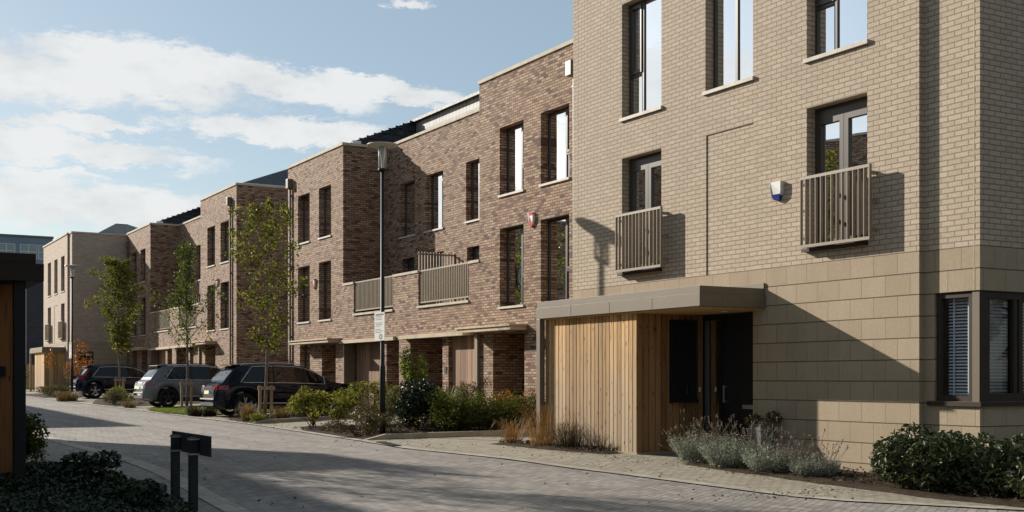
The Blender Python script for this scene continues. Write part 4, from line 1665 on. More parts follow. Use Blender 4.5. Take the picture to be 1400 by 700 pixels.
shrub('climber', 'bright green climbing plant rising up the brick pier', 'plant', (14.0, 29.6), (.42, .42, 2.1), 2300, .085, L_['bright'], 86, 9, None, 5, spread=.7, small=.42)
tuft('spiky_plant', 'bright green spiky plant in front of the dark porch recess', 'plant', (13.9, 27.6), 1.05, .6, 240, G_['green'], 87, None, .022, .3, .35)
shrub('shrub', 'pale green shrub in front of the timber garage door', 'shrub', (14.6, 27.6), (.75, .6, 1.4), 1900, .06, L_['pale'], 88, 14, spread=.9, shell_=.1, small=.28)
shrub('shrub', 'rusty orange shrub at the foot of the brick porch', 'shrub', (14.75, 25.1), (.8, .5, 1.08), 2300, .055, L_['orange'], 89, 8, spread=.75, small=.42)
for k, (cx, cy, lab) in enumerate(((12.95, 24.95, 'spreading dark juniper next to the glossy shrub'), (13.75, 24.55, 'widest spreading dark juniper, between its two neighbours'), (14.5, 24.2, 'spreading juniper touching the canopy post of the tan house'))):
    rg = np.random.default_rng(90 + k)
    g = ground(cx, cy)
    r = thing('juniper', lab, 'shrub', (cx, cy, g), 'spreading junipers')
    P_, D_ = [], []
    b = MB()
    for i in range(190):
        a = rg.uniform(0, 2 * math.pi)
        el = rg.uniform(.08, 1.0)
        L = rg.uniform(.65, 1.2) * (1.0 - .15 * el)
        d = Vector((math.cos(a) * math.cos(el), math.sin(a) * math.cos(el), math.sin(el)))
        p0 = Vector((cx, cy, g + .05))
        p1 = p0 + d * L * .55 + Vector((0, 0, .1))
        p2 = p0 + d * L + Vector((0, 0, .12))
        if i % 3 == 0:
            b.tube([p0, p1, p2], [.010, .007, .003], 4)
        for j in range(34):
            f = rg.uniform(.25, 1.05)
            q = p0.lerp(p1, f / .55) if f < .55 else p1.lerp(p2, (f - .55) / .45)
            P_.append(tuple(q + Vector(rg.normal(size=3) * .045)))
            D_.append(tuple(d + Vector((0, 0, .2))))
    leaf_object('foliage', np.array(P_), .075, L_['juniper'], r, 91 + k, .3, .28, dirs=np.array(D_))
    b.build('stem', M['stem'], r)

b = MB()
kp = [(9.96, 23.42), (10.5, 23.60), (11.2, 23.66), (12.6, 23.72), (14.0, 23.8), (15.6, 23.9)]
for (xa, ya_), (xc, yc_) in zip(kp, kp[1:]):
    h0 = .02 if xa < 10 else .115
    h1 = .115
    za0, za1 = ground(xa, ya_), ground(xc, yc_)
    b.hexa([(xa, ya_ - .06, za0 - .05), (xc, yc_ - .06, za1 - .05), (xc, yc_ + .06, za1 - .05), (xa, ya_ + .06, za0 - .05),
            (xa, ya_ - .06, za0 + h0), (xc, yc_ - .06, za1 + h1), (xc, yc_ + .06, za1 + h1), (xa, ya_ + .06, za0 + h0)])
props(b.build('kerb_edging', M['kerb']), kind='structure')
b = MB()
kp = [(10.62, 33.2), (11.2, 33.45), (12.4, 33.75), (14.5, 33.95)]
for (xa, ya_), (xc, yc_) in zip(kp, kp[1:]):
    h0 = .02 if xa < 11 else .11
    za0, za1 = ground(xa, ya_), ground(xc, yc_)
    b.hexa([(xa, ya_ - .06, za0 - .05), (xc, yc_ - .06, za1 - .05), (xc, yc_ + .06, za1 - .05), (xa, ya_ + .06, za0 - .05),
            (xa, ya_ - .06, za0 + h0), (xc, yc_ - .06, za1 + .11), (xc, yc_ + .06, za1 + .11), (xa, ya_ + .06, za0 + h0)])
props(b.build('kerb_edging', M['kerb']), kind='structure')

# around the street trees
tuft('ornamental_grass', 'brown grass tuft just left of the nearest tree stakes', 'grass', (11.05, 34.7), .55, .34, 420, G_['brown'], 100, 'brown grass tufts under the trees', .009, .2)
tuft('ornamental_grass', 'brown grass tuft just right of the nearest tree stakes', 'grass', (12.05, 34.6), .45, .3, 380, G_['brown'], 101, 'brown grass tufts under the trees', .009, .2)
shrub('ground_cover', 'low yellow green plant at the kerb under the nearest tree', 'plant', (10.95, 33.75), (.5, .4, .28), 800, .05, L_['yg'], 102, 7, None, 5)
shrub('shrub', 'dark low shrub between the nearest tree and the yellow green shrub', 'shrub', (13.0, 35.0), (.6, .5, .85), 1500, .06, L_['tree'], 103, 8, small=.45)
tuft('ornamental_grass', 'dark grass tuft on the lawn edge behind the nearest car', 'grass', (10.85, 39.75), .36, .3, 350, G_['dark'], 104, 'dark grass tufts behind the cars', .012, .22)
tuft('ornamental_grass', 'second dark grass tuft nearer the bumper of the nearest car', 'grass', (11.3, 39.6), .32, .3, 300, G_['dark'], 105, 'dark grass tufts behind the cars', .012, .22)
tuft('ornamental_grass', 'small grey tuft under the rear bumper of the grey car', 'grass', (10.6, 48.2), .28, .3, 250, G_['brown'], 106, None, .012, .25)
shrub('shrub', 'green bush beside the kerb at the farthest tree', 'shrub', (10.75, 51.6), (.75, .8, .72), 2000, .06, L_['heather'], 107, 9, small=.45)
shrub('shrub', 'yellow green grassy bush in front of the farthest tree stakes', 'shrub', (11.3, 52.8), (.7, .7, .85), 1800, .06, L_['yg'], 108, 9, small=.42)
tuft('ornamental_grass', 'brown grass clump behind the rear wheel of the far dark car', 'grass', (9.98, 58.3), .5, .6, 420, G_['brown'], 109, None, .014, .4)
tuft('ornamental_grass', 'brown grass clump under the rear bumper of the far dark car', 'grass', (10.3, 59.2), .45, .6, 380, G_['dark'], 110, None, .014, .35)
shrub('heather_mound', 'wide grey brown heather mound in front of the far timber store', 'shrub', (10.75, 66.8), (1.35, 1.9, .85), 6500, .07, L_['heather'], 111, 22, small=.42, zr=(.2, .6))
shrub('shrub', 'pale bush at the end of the street by the fence', 'shrub', (11.2, 84.0), (1.1, 1.3, 1.5), 2200, .09, L_['pale'], 112, 10, small=.45)
shrub('small_tree', 'small orange leaved tree in front of the far timber store', 'tree', (12.6, 71.9), (1.3, 1.2, 3.4), 1200, .11, L_['orange'], 113, 12, None, 8, spread=.9, shell_=.05, small=.3)
# lawn
rg = np.random.default_rng(7)
strip('lawn_soil', lambda y: lerp_tab([(39.8, 11.2), (42, 10.5), (45.5, 10.6)], y), lambda y: 15.2, frange(40.0, 45.3, .5), .035, M['soil'], 6)
b = MB()
for i in range(15000):
    y = rg.uniform(40.0, 45.4)
    x = rg.uniform(lerp_tab([(39.8, 11.2), (42, 10.5), (45.5, 10.6)], y), 15.0)
    z = ground(x, y) + .03
    a = rg.uniform(0, 6.28)
    h = rg.uniform(.05, .1)
    w = .008
    k = len(b.v)
    b.v += [(x - w * math.cos(a), y - w * math.sin(a), z), (x + w * math.cos(a), y + w * math.sin(a), z), (x + rg.normal() * .025, y + rg.normal() * .025, z + h)]
    b.f.append((k, k + 1, k + 2))
    b.mi.append(0)
props(b.build('lawn_grass', G_['lawn']), 'small bright green lawn between the grey car and the nearest car', 'grass', kind='stuff')

rg = np.random.default_rng(17)
pts = []
for (cx, cy, rx, ry, n) in ((10.0, 10.9, .7, .25, 90), (10.3, 16, .35, 5, 110), (11.4, 17.8, .3, 1.4, 160), (11.4, 13, .25, 1.8, 150), (9.6, 22, .5, 1.2, 60), (10.7, 33, .3, 2.0, 120), (10.6, 45, .5, 8, 160), (7, 20, 3, 9, 150), (4.5, 17, .3, 5, 120)):
    for i in range(n):
        x, y = cx + rg.normal() * rx, cy + rg.normal() * ry
        pts.append((x, y, ground(x, y) + .032))
props(leaf_object('fallen_leaves', pts, .05, L_['dry'], None, 17, 3.0, .6, .12), 'scattered brown fallen leaves along the kerbs', 'leaf litter', kind='stuff')
pts = []
for (x0, x1, y0, y1, n) in ((11.55, 13.1, 6.6, 14.8, 2600), (11.45, 11.95, 16.9, 20.5, 900), (10.3, 15.5, 23.85, 29.0, 5200), (11.0, 15, 34.0, 36.4, 1600)):
    for i in range(n):
        x, y = rg.uniform(x0, x1), rg.uniform(y0, y1)
        pts.append((x, y, ground(x, y) + .05 + rg.uniform(0, .05)))
props(leaf_object('bark_chips', pts, .05, leaf_mat('bark_chip', [(0, (.02, .014, .01)), (.6, (.07, .048, .032)), (1, (.17, .125, .09))], .0, .9, .1), None, 18, 1.2, .55, .1), 'dark bark chips over the planting beds', 'bark mulch', kind='stuff')

# foreground planting on the shaded side
rg = np.random.default_rng(8)
CE = [(6, 1.9), (9, 2.62), (11, 3.02), (12.2, 3.32), (13.5, 3.36), (15, 3.2), (17.5, 2.9)]
pts, hs = [], []
for i in range(27000):
    y = rg.uniform(6.0, 17.5)
    x = rg.uniform(max(.3, .07 * y), lerp_tab(CE, y))
    hh = .06 + .10 * (math.sin(x * 3.1 + y * 1.7) * .5 + .5) + .07 * (math.sin(x * 7.3 - y * 2.9) * .5 + .5)
    edge = lerp_tab(CE, y) - x
    hh *= min(1.0, .45 + edge * .9)
    pts.append((x, y, ground(x, y) + .04 + hh * rg.uniform(.15, 1.0) ** .6))
props(leaf_object('ground_cover', pts, .058, L_['cover'], None, 8, .8, .55), 'low glossy dark ground cover at the bottom left', 'ground cover', kind='stuff')
shrub('shrub', 'bushy green shrub against the dark canopy post at the left edge', 'shrub', (2.38, 17.2), (.36, .45, .85), 2600, .065, L_['tree'], 121, 12, small=.6, zr=(.15, .72))
shrub('shrub', 'dark upright shrub rising from the ground cover beside the kerb', 'shrub', (2.75, 14.9), (.5, .55, .50), 1800, .075, L_['cover'], 122, 9, small=.42)
shrub('shrub', 'dark spreading shrub in the ground cover near the sign posts', 'shrub', (2.70, 12.6), (.45, .6, .36), 1400, .075, L_['cover'], 123, 9, small=.42)


# ------------------------------------------------------------------ street trees
def tree(label, c, H, z_first, R, n_limb, n_leaf, leaf, mat, seed, lean=(0, 0), tr=.055, group='young street trees', clump=.24, shape=None, name='street_tree'):
    rg = np.random.default_rng(seed)
    x, y = c
    g = ground(x, y)
    r = thing(name, label, 'tree', (x, y, g), group)
    b = MB()
    tp = []
    for i in range(9):
        f = i / 8
        tp.append(Vector((x + lean[0] * f + .06 * math.sin(f * 5 + seed), y + lean[1] * f + .05 * math.sin(f * 4 + seed * 2), g - .05 + (H * .93) * f)))
    b.tube(tp, [tr * (1 - .85 * (i / 8) ** .9) for i in range(9)], 8)
    tips, wts = [], []

    def trunk_at(f):
        k = f * 8
        i = min(7, int(k))
        return tp[i].lerp(tp[i + 1], k - i)
    for i in range(n_limb):
        f = z_first / H + (1 - z_first / H) * (i + .5) / n_limb * .97
        q = (f - z_first / H) / (1 - z_first / H)
        prof = shape(q) if shape else (math.sin(math.pi * (.14 + .80 * q)) ** .8)
        a = i * 2.4 + rg.uniform(-.5, .5)
        L = R * prof * rg.uniform(.65, 1.15)
        p0 = trunk_at(min(.99, f * .96))
        d = Vector((math.cos(a), math.sin(a), rg.uniform(.7, 1.35))).normalized()
        p1 = p0 + d * L * .55
        p2 = p1 + (d + Vector((0, 0, .35))).normalized() * L * .6
        b.tube([p0, p1, p2], [tr * .34 * (1 - .5 * q), tr * .2, .005], 5)
        for j in range(5):
            e0 = p0.lerp(p1, rg.uniform(.4, 1)) if j < 2 else p1.lerp(p2, rg.uniform(.1, 1))
            e1 = e0 + Vector((rg.normal() * .5, rg.normal() * .5, rg.uniform(.1, .8))).normalized() * L * rg.uniform(.2, .42)
            b.tube([e0, e1], [.006, .003], 4)
            tips.append((e0.lerp(e1, .7), L))
        tips.append((p2, L))
    b.build('trunk', M['bark'], r, smooth=True)
    P_ = []
    for i in range(n_leaf):
        t, L = tips[int(rg.integers(len(tips)))]
        s = clump * (.6 + .4 * min(1, L))
        P_.append((t.x + rg.normal() * s * .62, t.y + rg.normal() * s * .62, t.z + rg.normal() * s * .62 - .04))
    leaf_object('crown', P_, leaf, mat, r, seed, .1, .62)
    return r


for k, (tx, ty) in enumerate(((-12, -16), (-3, -19), (5, -15), (13, -18), (21, -15), (29, -18), (37, -13), (45, -16))):  # unseen trees added to block sky light; brown leaves keep the bounce from greening
    tree('added unseen broad tree behind the viewer, blocking sky light', (tx, ty), 13.5, 2.0, 5.2, 34, 2600, .75, L_['dry'], 300 + k, (0, 0), .2, group='added sky-blocking trees behind the viewer', clump=1.3)


def stakes(label, c, h=1.05, rz=0.0, dist=.17):
    """two-post tree guard with a cross rail and a tie"""
    g = ground(*c)
    r = thing('tree_stake', label, 'tree stake', (c[0], c[1], g), 'pairs of tree stakes')
    b = MB()
    for s in (-1, 1):
        x, y = c[0] + s * dist, c[1] - .12
        b.tube([(x, y, g - .1), (x + .01 * s, y, g + h)], [.050, .048], 10)
    pieces('post', b, M['stake'], r)
    b = MB()
    b.box(c[0] - dist - .1, c[0] + dist + .1, c[1] - .19, c[1] - .163, g + h - .13, g + h - .03)
    b.build('cross_rail', M['stake'], r)
    b = MB()
    b.box(c[0] - .1, c[0] + .1, c[1] - .162, c[1] - .06, g + h - .11, g + h - .06)
    b.build('tie', M['trim'], r)
    return r


tree('airy young birch in front of the nearest dark car', (11.85, 35.6), 7.25, 2.1, 1.55, 24, 3100, .10, L_['birch'], 201, (.15, .1), .062, clump=.17)
tree('young tree with dense low crown and thin twiggy top, before the grey car', (12.0, 45.2), 6.9, 1.9, 1.6, 26, 2300, .10, L_['tree'], 202, (.1, .0), .06,
     shape=lambda q: (1.2 if q < .36 else .42) * (1 - .35 * q), clump=.2)
tree('fullest young tree, standing in front of the far dark car', (12.15, 57.3), 7.2, 2.3, 1.45, 28, 6200, .11, L_['birch'], 203, (.0, .1), .06, clump=.2)
stakes('pair of pale tree stakes in front of the nearest dark car', (11.85, 35.6))
stakes('pair of tree stakes on the lawn in front of the grey car', (12.0, 45.2))
stakes('pair of tree stakes in the grassy bed by the far dark car', (12.15, 57.3))
tree('slender tree across the street, out of the picture', (.9, 26.6), 8.6, 2.6, 1.7, 26, 3800, .11, L_['birch'], 204, (.1, 0), .07, group='trees across the street', clump=.3)
tree('second slender tree across the street, out of the picture', (.9, 31.5), 8.0, 2.4, 1.5, 24, 3000, .11, L_['birch'], 205, (.0, 0), .07, group='trees across the street', clump=.3)


# ------------------------------------------------------------------ lamp posts, signs
def lamp(label, c, top, sign=None):
    g = ground(*c)
    x, y = c
    r = thing('street_lamp', label, 'street lamp', (x, y, g), 'street lamps')
    zt = top + E
    b = MB()
    b.tube([(x, y, g - .1), (x, y, g + 1.55), (x, y, g + 1.60), (x, y, zt - .62)], [.068, .066, .048, .040], 14)
    b.build('pole', M['black'], r, smooth=True)
    b = MB()
    b.lathe((x, y, zt - .62), [(.0, 0), (.10, .0), (.105, .04), (.05, .06), (.0, .06)], 20)
    b.build('collar', M['black'], r, smooth=True)
    b = MB()
    b.lathe((x, y, zt - .56), [(.098, .0), (.100, .47)], 20)
    b.build('lamp_glass', M['clear'], r, smooth=True)
    b = MB()
    b.lathe((x, y, zt - .56), [(.03, .0), (.035, .18), (.06, .3), (.075, .47)], 16)
    for k in range(3):
        a = k * 2.09 + .4
        b.tube([(x + .085 * math.cos(a), y + .085 * math.sin(a), zt - .56), (x + .085 * math.cos(a), y + .085 * math.sin(a), zt - .09)], .006, 5)
    b.build('reflector', M['white'], r, smooth=True)
    b = MB()
    b.lathe((x, y, zt - .09), [(.0, .0), (.10, .0), (.34, .03), (.355, .042), (.345, .06), (.14, .09), (.03, .11), (.0, .11)], 32)
    b.build('lamp_cap', M['cap'], r)
    if sign:
        b = MB()
        z0, z1 = sign
        q = Matrix.Translation((x - .075, y - .02, 0)) @ Matrix.Rotation(rad(-88), 4, 'Z')
        def B(x0, x1, y0, y1, za, zb, m=0):
            b.hexa([q @ Vector(p) for p in ((x0, y0, za), (x1, y0, za), (x1, y1, za), (x0, y1, za), (x0, y0, zb), (x1, y0, zb), (x1, y1, zb), (x0, y1, zb))], m)
        B(-.26, .25, -.006, .0, z0 + E, z1 + E)
        so = b.build('parking_sign', M['white'], r)
        b = MB()
        rr = random.Random(3)
        zz = z1 + E - .055
        B(-.2, .2, -.008, -.0065, zz - .012, zz + .022)
        for i in range(11):
            zz -= .036
            if i in (3, 7):
                continue
            w = rr.uniform(.26, .42)
            B(-.21, -.21 + w, -.008, -.0065, zz - .004, zz + .006)
        for i in range(10):
            a = i / 10 * math.pi * 2
            px, pz = .06 + .06 * math.cos(a), z0 + E + .085 + .045 * math.sin(a)
            B(px - .02, px + .02, -.008, -.0065, pz - .012, pz + .012)
        b.build('sign_print', M['trim'], so)
    return r


lamp('tall dark disc-topped street lamp with white sign, standing between the shrubs', (11.0, 24.85), 5.26, (.84, 1.47))
lamp('distant dark street lamp in front of the far tan house', (10.65, 60.6), 5.42, (.95, 1.7))

# street-name plate on two posts, seen from behind
g = ground(3.28, 12.8)
r = thing('sign_post', 'low dark sign board on two square posts, seen from behind, at the kerb', 'sign', (3.41, 12.9, g))
for y in (13.26, 12.54):
    b = MB()
    b.box(3.365, 3.45, y - .043, y + .043, g - .2, E - .615)
    b.build('post', M['bollard'], r, bevel=.006)
    for z in (E - .635, E - .79):
        b = MB()
        b.box(3.358, 3.4605, y - .05, y + .05, z - .008, z + .008)
        b.build('bracket', M['steel'], r)
b = MB()
b.box(3.463, 3.48, 12.12, 13.62, E - .80, E - .59)
b.build('board', M['bollard'], r)


# ------------------------------------------------------------------ cars
def car(label, loc, rz, L, H, W, paint, alloy, style='big', wheel_r=.375):
    r = thing('parked_car', label, 'car', loc, 'cars parked nose-in by the houses', rz)
    k = L / 5.05
    hz = H / 1.74
    zt = [(0, .74), (.015, .86), (.06, .98), (.12, 1.03), (.20, 1.07), (.28, 1.12), (.42, 1.30), (.62, 1.53), (.76, 1.64), (.84, 1.675), (1.1, 1.70), (1.6, 1.73), (2.2, 1.74),
          (2.7, 1.715), (3.05, 1.655), (3.4, 1.50), (3.75, 1.29), (3.98, 1.145), (4.2, 1.11), (4.6, 1.05), (4.85, .97), (4.97, .84), (5.03, .70), (5.05, .60)]
    wh = [(0, .78), (.03, .86), (.10, .91), (.30, .965), (.8, .985), (3.9, .985), (4.4, .96), (4.8, .88), (4.95, .78), (5.05, .62)]
    zbt = [(0, .42), (.06, .36), (.3, .30), (4.6, .26), (4.95, .30), (5.05, .38)]
    belt = [(0, .74), (.12, .96), (.5, 1.08), (3.9, 1.03), (4.3, .98), (5.05, .60)]
    wx = [.98 * k, 3.98 * k]
    R = wheel_r + .055
    tab = lambda P, x: lerp_tab(P, x / k)
    st = sorted(set([round(v[0] * k, 4) for v in zt] + [round(x, 4) for x in frange(0, L, .055)]))
    rings = []
    for x in st:
        ztop, w, zb, be = tab(zt, x) * hz, tab(wh, x) * W / 1.97, tab(zbt, x), tab(belt, x) * hz
        for cx in wx:
            dx = abs(x - cx)
            if dx < R:
                zb = max(zb, wheel_r + math.sqrt(R * R - dx * dx))
        be = min(be, ztop - .02)
        zb = min(zb, be - .06)
        c = max(0.0, min(1.0, (ztop - be) / (1.70 * hz - 1.06 * hz)))
        wr = .70 * W / 1.97
        wt = w * .90 + (wr - w * .90) * c
        zm = zb + (be - zb) * .55
        ring = [(0, zb), (w * .82, zb), (w * .955, zb + .03), (w * .99, zb + (zm - zb) * .5), (w, zm), (w * .985, be - .04), (w * .955, be),
                *[(w * .94 + (wt - w * .94) * t, be + (ztop - be) * (.06 + .81 * t)) for t in (0, .34, .68)], (wt, ztop - (ztop - be) * .13), (wt * .93, ztop - (ztop - be) * .045), (wt * .6, ztop - .008 * c), (0, ztop)]
        rings.append((x, ring, c))
    n = len(rings[0][1])
    body, glass, lampm = MB(), MB(), MB()
    V = []
    for x, ring, c in rings:
        V.append([(x, -y, z) for y, z in ring] + [(x, y, z) for y, z in ring[-2:0:-1]])
    m = len(V[0])
    base = 0
    for row in V:
        body.v += row
        glass.v += row
    for i in range(len(V) - 1):
        x = (rings[i][0] + rings[i + 1][0]) / 2 / k
        for j in range(m):
            j2 = (j + 1) % m
            f = (i * m + j, i * m + j2, (i + 1) * m + j2, (i + 1) * m + j)
            jj = j if j < n - 1 else m - 1 - j           # same band on both sides
            is_g = False
            if (jj == 7 and .84 < x < 3.74) or (jj == 8 and .98 < x < 3.72) or (jj == 9 and 1.14 < x < 3.70):
                is_g = True
            if jj in (11, 12) and (.34 < x < .74 or 3.06 < x < 3.92):
                is_g = True
            (glass if is_g else body).f.append(f)
            (glass if is_g else body).mi.append(0)
    body.f.append(tuple(range(m)))
    body.f.append(tuple(range((len(V) - 1) * m, len(V) * m))[::-1])
    body.mi += [0, 0]
    bo = body.build('body', paint, r, smooth=True, local=True)
    go = glass.build('window', M['car_glass'], r, smooth=True, local=True)
    # dark floor and wheel wells
    b = MB()
    b.box(.35, L - .35, -W * .42, W * .42, .24, .62)
    b.build('underbody', M['trim'], r, local=True)
    # window trim lines
    def side_at(x, j):
        x0 = x
        for (xa, ra, _), (xb_, rb, _) in zip(rings, rings[1:]):
            if xa <= x0 <= xb_:
                f = (x0 - xa) / (xb_ - xa + 1e-9)
                return (ra[j][0] + (rb[j][0] - ra[j][0]) * f, ra[j][1] + (rb[j][1] - ra[j][1]) * f)
        return rings[-1][1][j]
    b = MB()
    for s in (-1, 1):
        pts = []
        for x in frange(1.26 * k, 3.70 * k, .12):
            y, z = side_at(x, 10)
            pts.append((x, s * (y + .006), z))
        lo = []
        for x in frange(3.70 * k, .90 * k, .12)[::1] if False else [3.70 * k - t for t in frange(0, 2.87 * k, .12)]:
            y, z = side_at(x, 7)
            lo.append((x, s * (y + .006), z))
        b.tube(pts + lo + [pts[0]], .015, 5)
    pieces('window_trim', b, M['chrome'], r, smooth=True, local=True)
    b = MB()
    for s in (-1, 1):
        for xc in (1.95 * k, 3.0 * k):
            y0_, z0_ = side_at(xc, 7)
            y1_, z1_ = side_at(xc + .02, 10)
            b.tube([(xc, s * (y0_ + .004), z0_), (xc + .03, s * (y1_ + .004), z1_)], .028, 5)
    pieces('window_pillar', b, M['trim'], r, local=True)
    # sill trim, bumper trims
    b = MB()
    for s in (-1, 1):
        y, z = side_at(2.4 * k, 3)
        b.hexa([(1.45 * k, s * (W / 2 - .03), .30), (3.5 * k, s * (W / 2 - .03), .30), (3.5 * k, s * (W / 2 + .008), .30), (1.45 * k, s * (W / 2 + .008), .30),
                (1.45 * k, s * (W / 2 - .03), .40), (3.5 * k, s * (W / 2 - .03), .40), (3.5 * k, s * (W / 2 + .008), .39), (1.45 * k, s * (W / 2 + .008), .39)])
    b.box(-.012, .10, -W * .37, W * .37, .36, .47)
    pieces('sill_trim', b, M['trim'], r, local=True)
    b = MB()
    b.box(-.022, .05, -W * .385, W * .385, .56, .605)
    for s in (-1, 1):
        b.hexa([(1.45 * k, s * (W / 2 - .01), .43), (3.5 * k, s * (W / 2 - .01), .43), (3.5 * k, s * (W / 2 + .012), .43), (1.45 * k, s * (W / 2 + .012), .43),
                (1.45 * k, s * (W / 2 - .01), .455), (3.5 * k, s * (W / 2 - .01), .455), (3.5 * k, s * (W / 2 + .012), .455), (1.45 * k, s * (W / 2 + .012), .455)])
    pieces('bright_strip', b, M['chrome'], r, local=True)
    # tail lamps wrap round the rear corners
    hw = W / 2
    for s in (-1, 1):
        b = MB()
        if style == 'tall':
            pl = [(.10, .80), (.14, .90), (.34, .965), (.36, .90), (.12, .76)]
            zz = (.84 * hz, 1.16 * hz)
        else:
            pl = [(.020, .46), (.055, .86), (.10, .93), (.40, .972), (.40, .90), (.08, .46)]
            zz = (.88 * hz, 1.015 * hz)
        lo = [(x, s * y * W / 1.97, zz[0]) for x, y in pl]
        hi = [(x + .035, s * (y - .012) * W / 1.97, zz[1]) for x, y in pl]
        q = len(pl)
        b.poly(lo)
        b.poly(hi)
        for i in range(q):
            j = (i + 1) % q
            b.quad(lo[i], lo[j], hi[j], hi[i])
        b.build('tail_lamp', M['tail'], r, local=True)
        if style == 'tall':
            b = MB()
            b.hexa([(.22, s * .86 * hw, 1.15 * hz), (.42, s * .93 * hw, 1.15 * hz), (.46, s * .88 * hw, 1.15 * hz), (.26, s * .82 * hw, 1.15 * hz),
                    (.66, s * .70 * hw, 1.58 * hz), (.74, s * .73 * hw, 1.58 * hz), (.78, s * .69 * hw, 1.58 * hz), (.70, s * .66 * hw, 1.58 * hz)])
            b.build('tail_lamp', M['tail'], r, local=True)
        b = MB()
        b.hexa([(L - .42, s * .60 * hw, .70 * hz), (L - .14, s * .58 * hw, .68 * hz), (L - .30, s * .90 * hw, .70 * hz), (L - .60, s * .945 * hw, .74 * hz),
                (L - .46, s * .60 * hw, .86 * hz), (L - .20, s * .58 * hw, .82 * hz), (L - .36, s * .88 * hw, .86 * hz), (L - .66, s * .93 * hw, .90 * hz)])
        b.build('headlight', M['lens'], r, local=True)
        # mirror
        b = MB()
        x = 3.42 * k
        y, z = side_at(x, 7)
        b.hexa([(x - .02, s * (y + .03), z + .02), (x + .14, s * (y + .02), z + .02), (x + .12, s * (y + .23), z + .03), (x - .02, s * (y + .24), z + .03),
                (x - .01, s * (y + .03), z + .17), (x + .10, s * (y + .03), z + .15), (x + .09, s * (y + .21), z + .15), (x - .01, s * (y + .23), z + .18)])
        b.build('mirror', paint, r, local=True, bevel=.02)
        for xh in (1.62, 2.62):
            b = MB()
            y, z = side_at(xh * k, 5)
            b.tube([(xh * k - .11, s * (y + .008), z - .02), (xh * k - .09, s * (y + .035), z - .015), (xh * k + .09, s * (y + .035), z - .015), (xh * k + .11, s * (y + .008), z - .02)], .014, 6)
            b.build('door_handle', paint, r, local=True)
        # roof rail
        b = MB()
        pts = []
        for x in frange(.95 * k, 3.0 * k, .15):
            y, z = side_at(x, 11)
            pts.append((x, s * (y + .015), z + .045))
        a0_, b0_ = pts[0], pts[-1]
        b.tube([(a0_[0] - .06, a0_[1], a0_[2] - .05)] + pts + [(b0_[0] + .06, b0_[1], b0_[2] - .06)], .014, 6)
        b.build('roof_rail', M['trim'] if style != 'big' else M['chrome'], r, smooth=True, local=True)
    # door shut lines
    b = MB()
    for s in (-1, 1):
        for xc in (1.36, 2.02, 3.10):
            pts = []
            for j in (3, 4, 5, 6):
                y, z = side_at(xc * k, j)
                pts.append((xc * k, s * (y + .0005), z))
            b.tube(pts, .004, 4)
    pieces('door_seam', b, M['trim'], r, local=True)
    # spoiler over the rear screen
    b = MB()
    w = .66 * W / 1.97
    z = 1.665 * hz
    b.hexa([(.60 * k, -w, z - .02), (.60 * k, w, z - .02), (1.0 * k, w * 1.0, z + .015), (1.0 * k, -w * 1.0, z + .015),
            (.60 * k, -w, z + .012), (.60 * k, w, z + .012), (1.0 * k, w * .98, z + .05), (1.0 * k, -w * .98, z + .05)])
    b.build('spoiler', paint, r, local=True, bevel=.008)
    # rear number plate, tilted with the tailgate
    b = MB()
    b.hexa([(.035, -.26, .74 * hz), (.055, -.26, .74 * hz), (.055, .26, .74 * hz), (.035, .26, .74 * hz), (.055, -.26, .85 * hz), (.075, -.26, .85 * hz), (.075, .26, .85 * hz), (.055, .26, .85 * hz)])
    for q in range(8):
        b.v[-8 + q] = (b.v[-8 + q][0] - .065, *b.v[-8 + q][1:])
    b.build('number_plate', M['plate_y'], r, local=True)
    # wheels
    for cx in wx:
        for s in (-1, 1):
            b = MB()
            y = s * (hw - .115)
            rr = wheel_r
            b.lathe((cx, y, rr), [(rr * .68, -.115), (rr * .93, -.115), (rr, -.08), (rr, .08), (rr * .93, .115), (rr * .68, .115)], 36, 'Y')
            to = b.build('wheel', M['tyre'], r, smooth=True, local=True)
            b = MB()
            b.lathe((cx, y, rr), [(rr * .70, -.112), (rr * .70, .112), (rr * .64, .112), (rr * .62, -.05 * s), (rr * .62, -.112)], 36, 'Y')
            for q in range(5):
                a = q * 2 * math.pi / 5 + .3
                for off in (-.10, .10):
                    ca, sa = math.cos(a + off), math.sin(a + off)
                    ca2, sa2 = math.cos(a + off * 1.9), math.sin(a + off * 1.9)
                    b.tube([(cx + .05 * ca, y + s * .075, rr + .05 * sa), (cx + rr * .40 * ca, y + s * .088, rr + rr * .40 * sa), (cx + rr * .67 * ca2, y + s * .085, rr + rr * .67 * sa2)], [.028, .020, .022], 6)
            b.lathe((cx, y + s * .08, rr), [(.0, .02 * s), (.05, .018 * s), (.065, .0), (.065, -.03 * s)], 16, 'Y')
            ro = b.build('rim', alloy, to, local=True)
            b = MB()
            b.lathe((cx, y, rr), [(.0, -.02 * s), (rr * .5, -.02 * s)], 24, 'Y')
            b.build('brake_disc', M['trim'], to, local=True)
    return r


def paint(name, c, flake=.0):
    mt, nt, out = new_mat(name)
    b = principled(nt, out, .5, .0, flake)
    b.inputs['Base Color'].default_value = c4(c)
    b.inputs['Coat Weight'].default_value = .55
    b.inputs['Coat Roughness'].default_value = .03
    n = noise(nt, 2.0, 4, .6, pos_node(nt))
    r = ramp(nt, [(.3, tuple(q * .8 for q in c)), (.7, tuple(q * 1.2 for q in c))])
    nt.links.new(n.outputs[0], r.inputs[0])
    nt.links.new(r.outputs[0], b.inputs['Base Color'])
    return mt


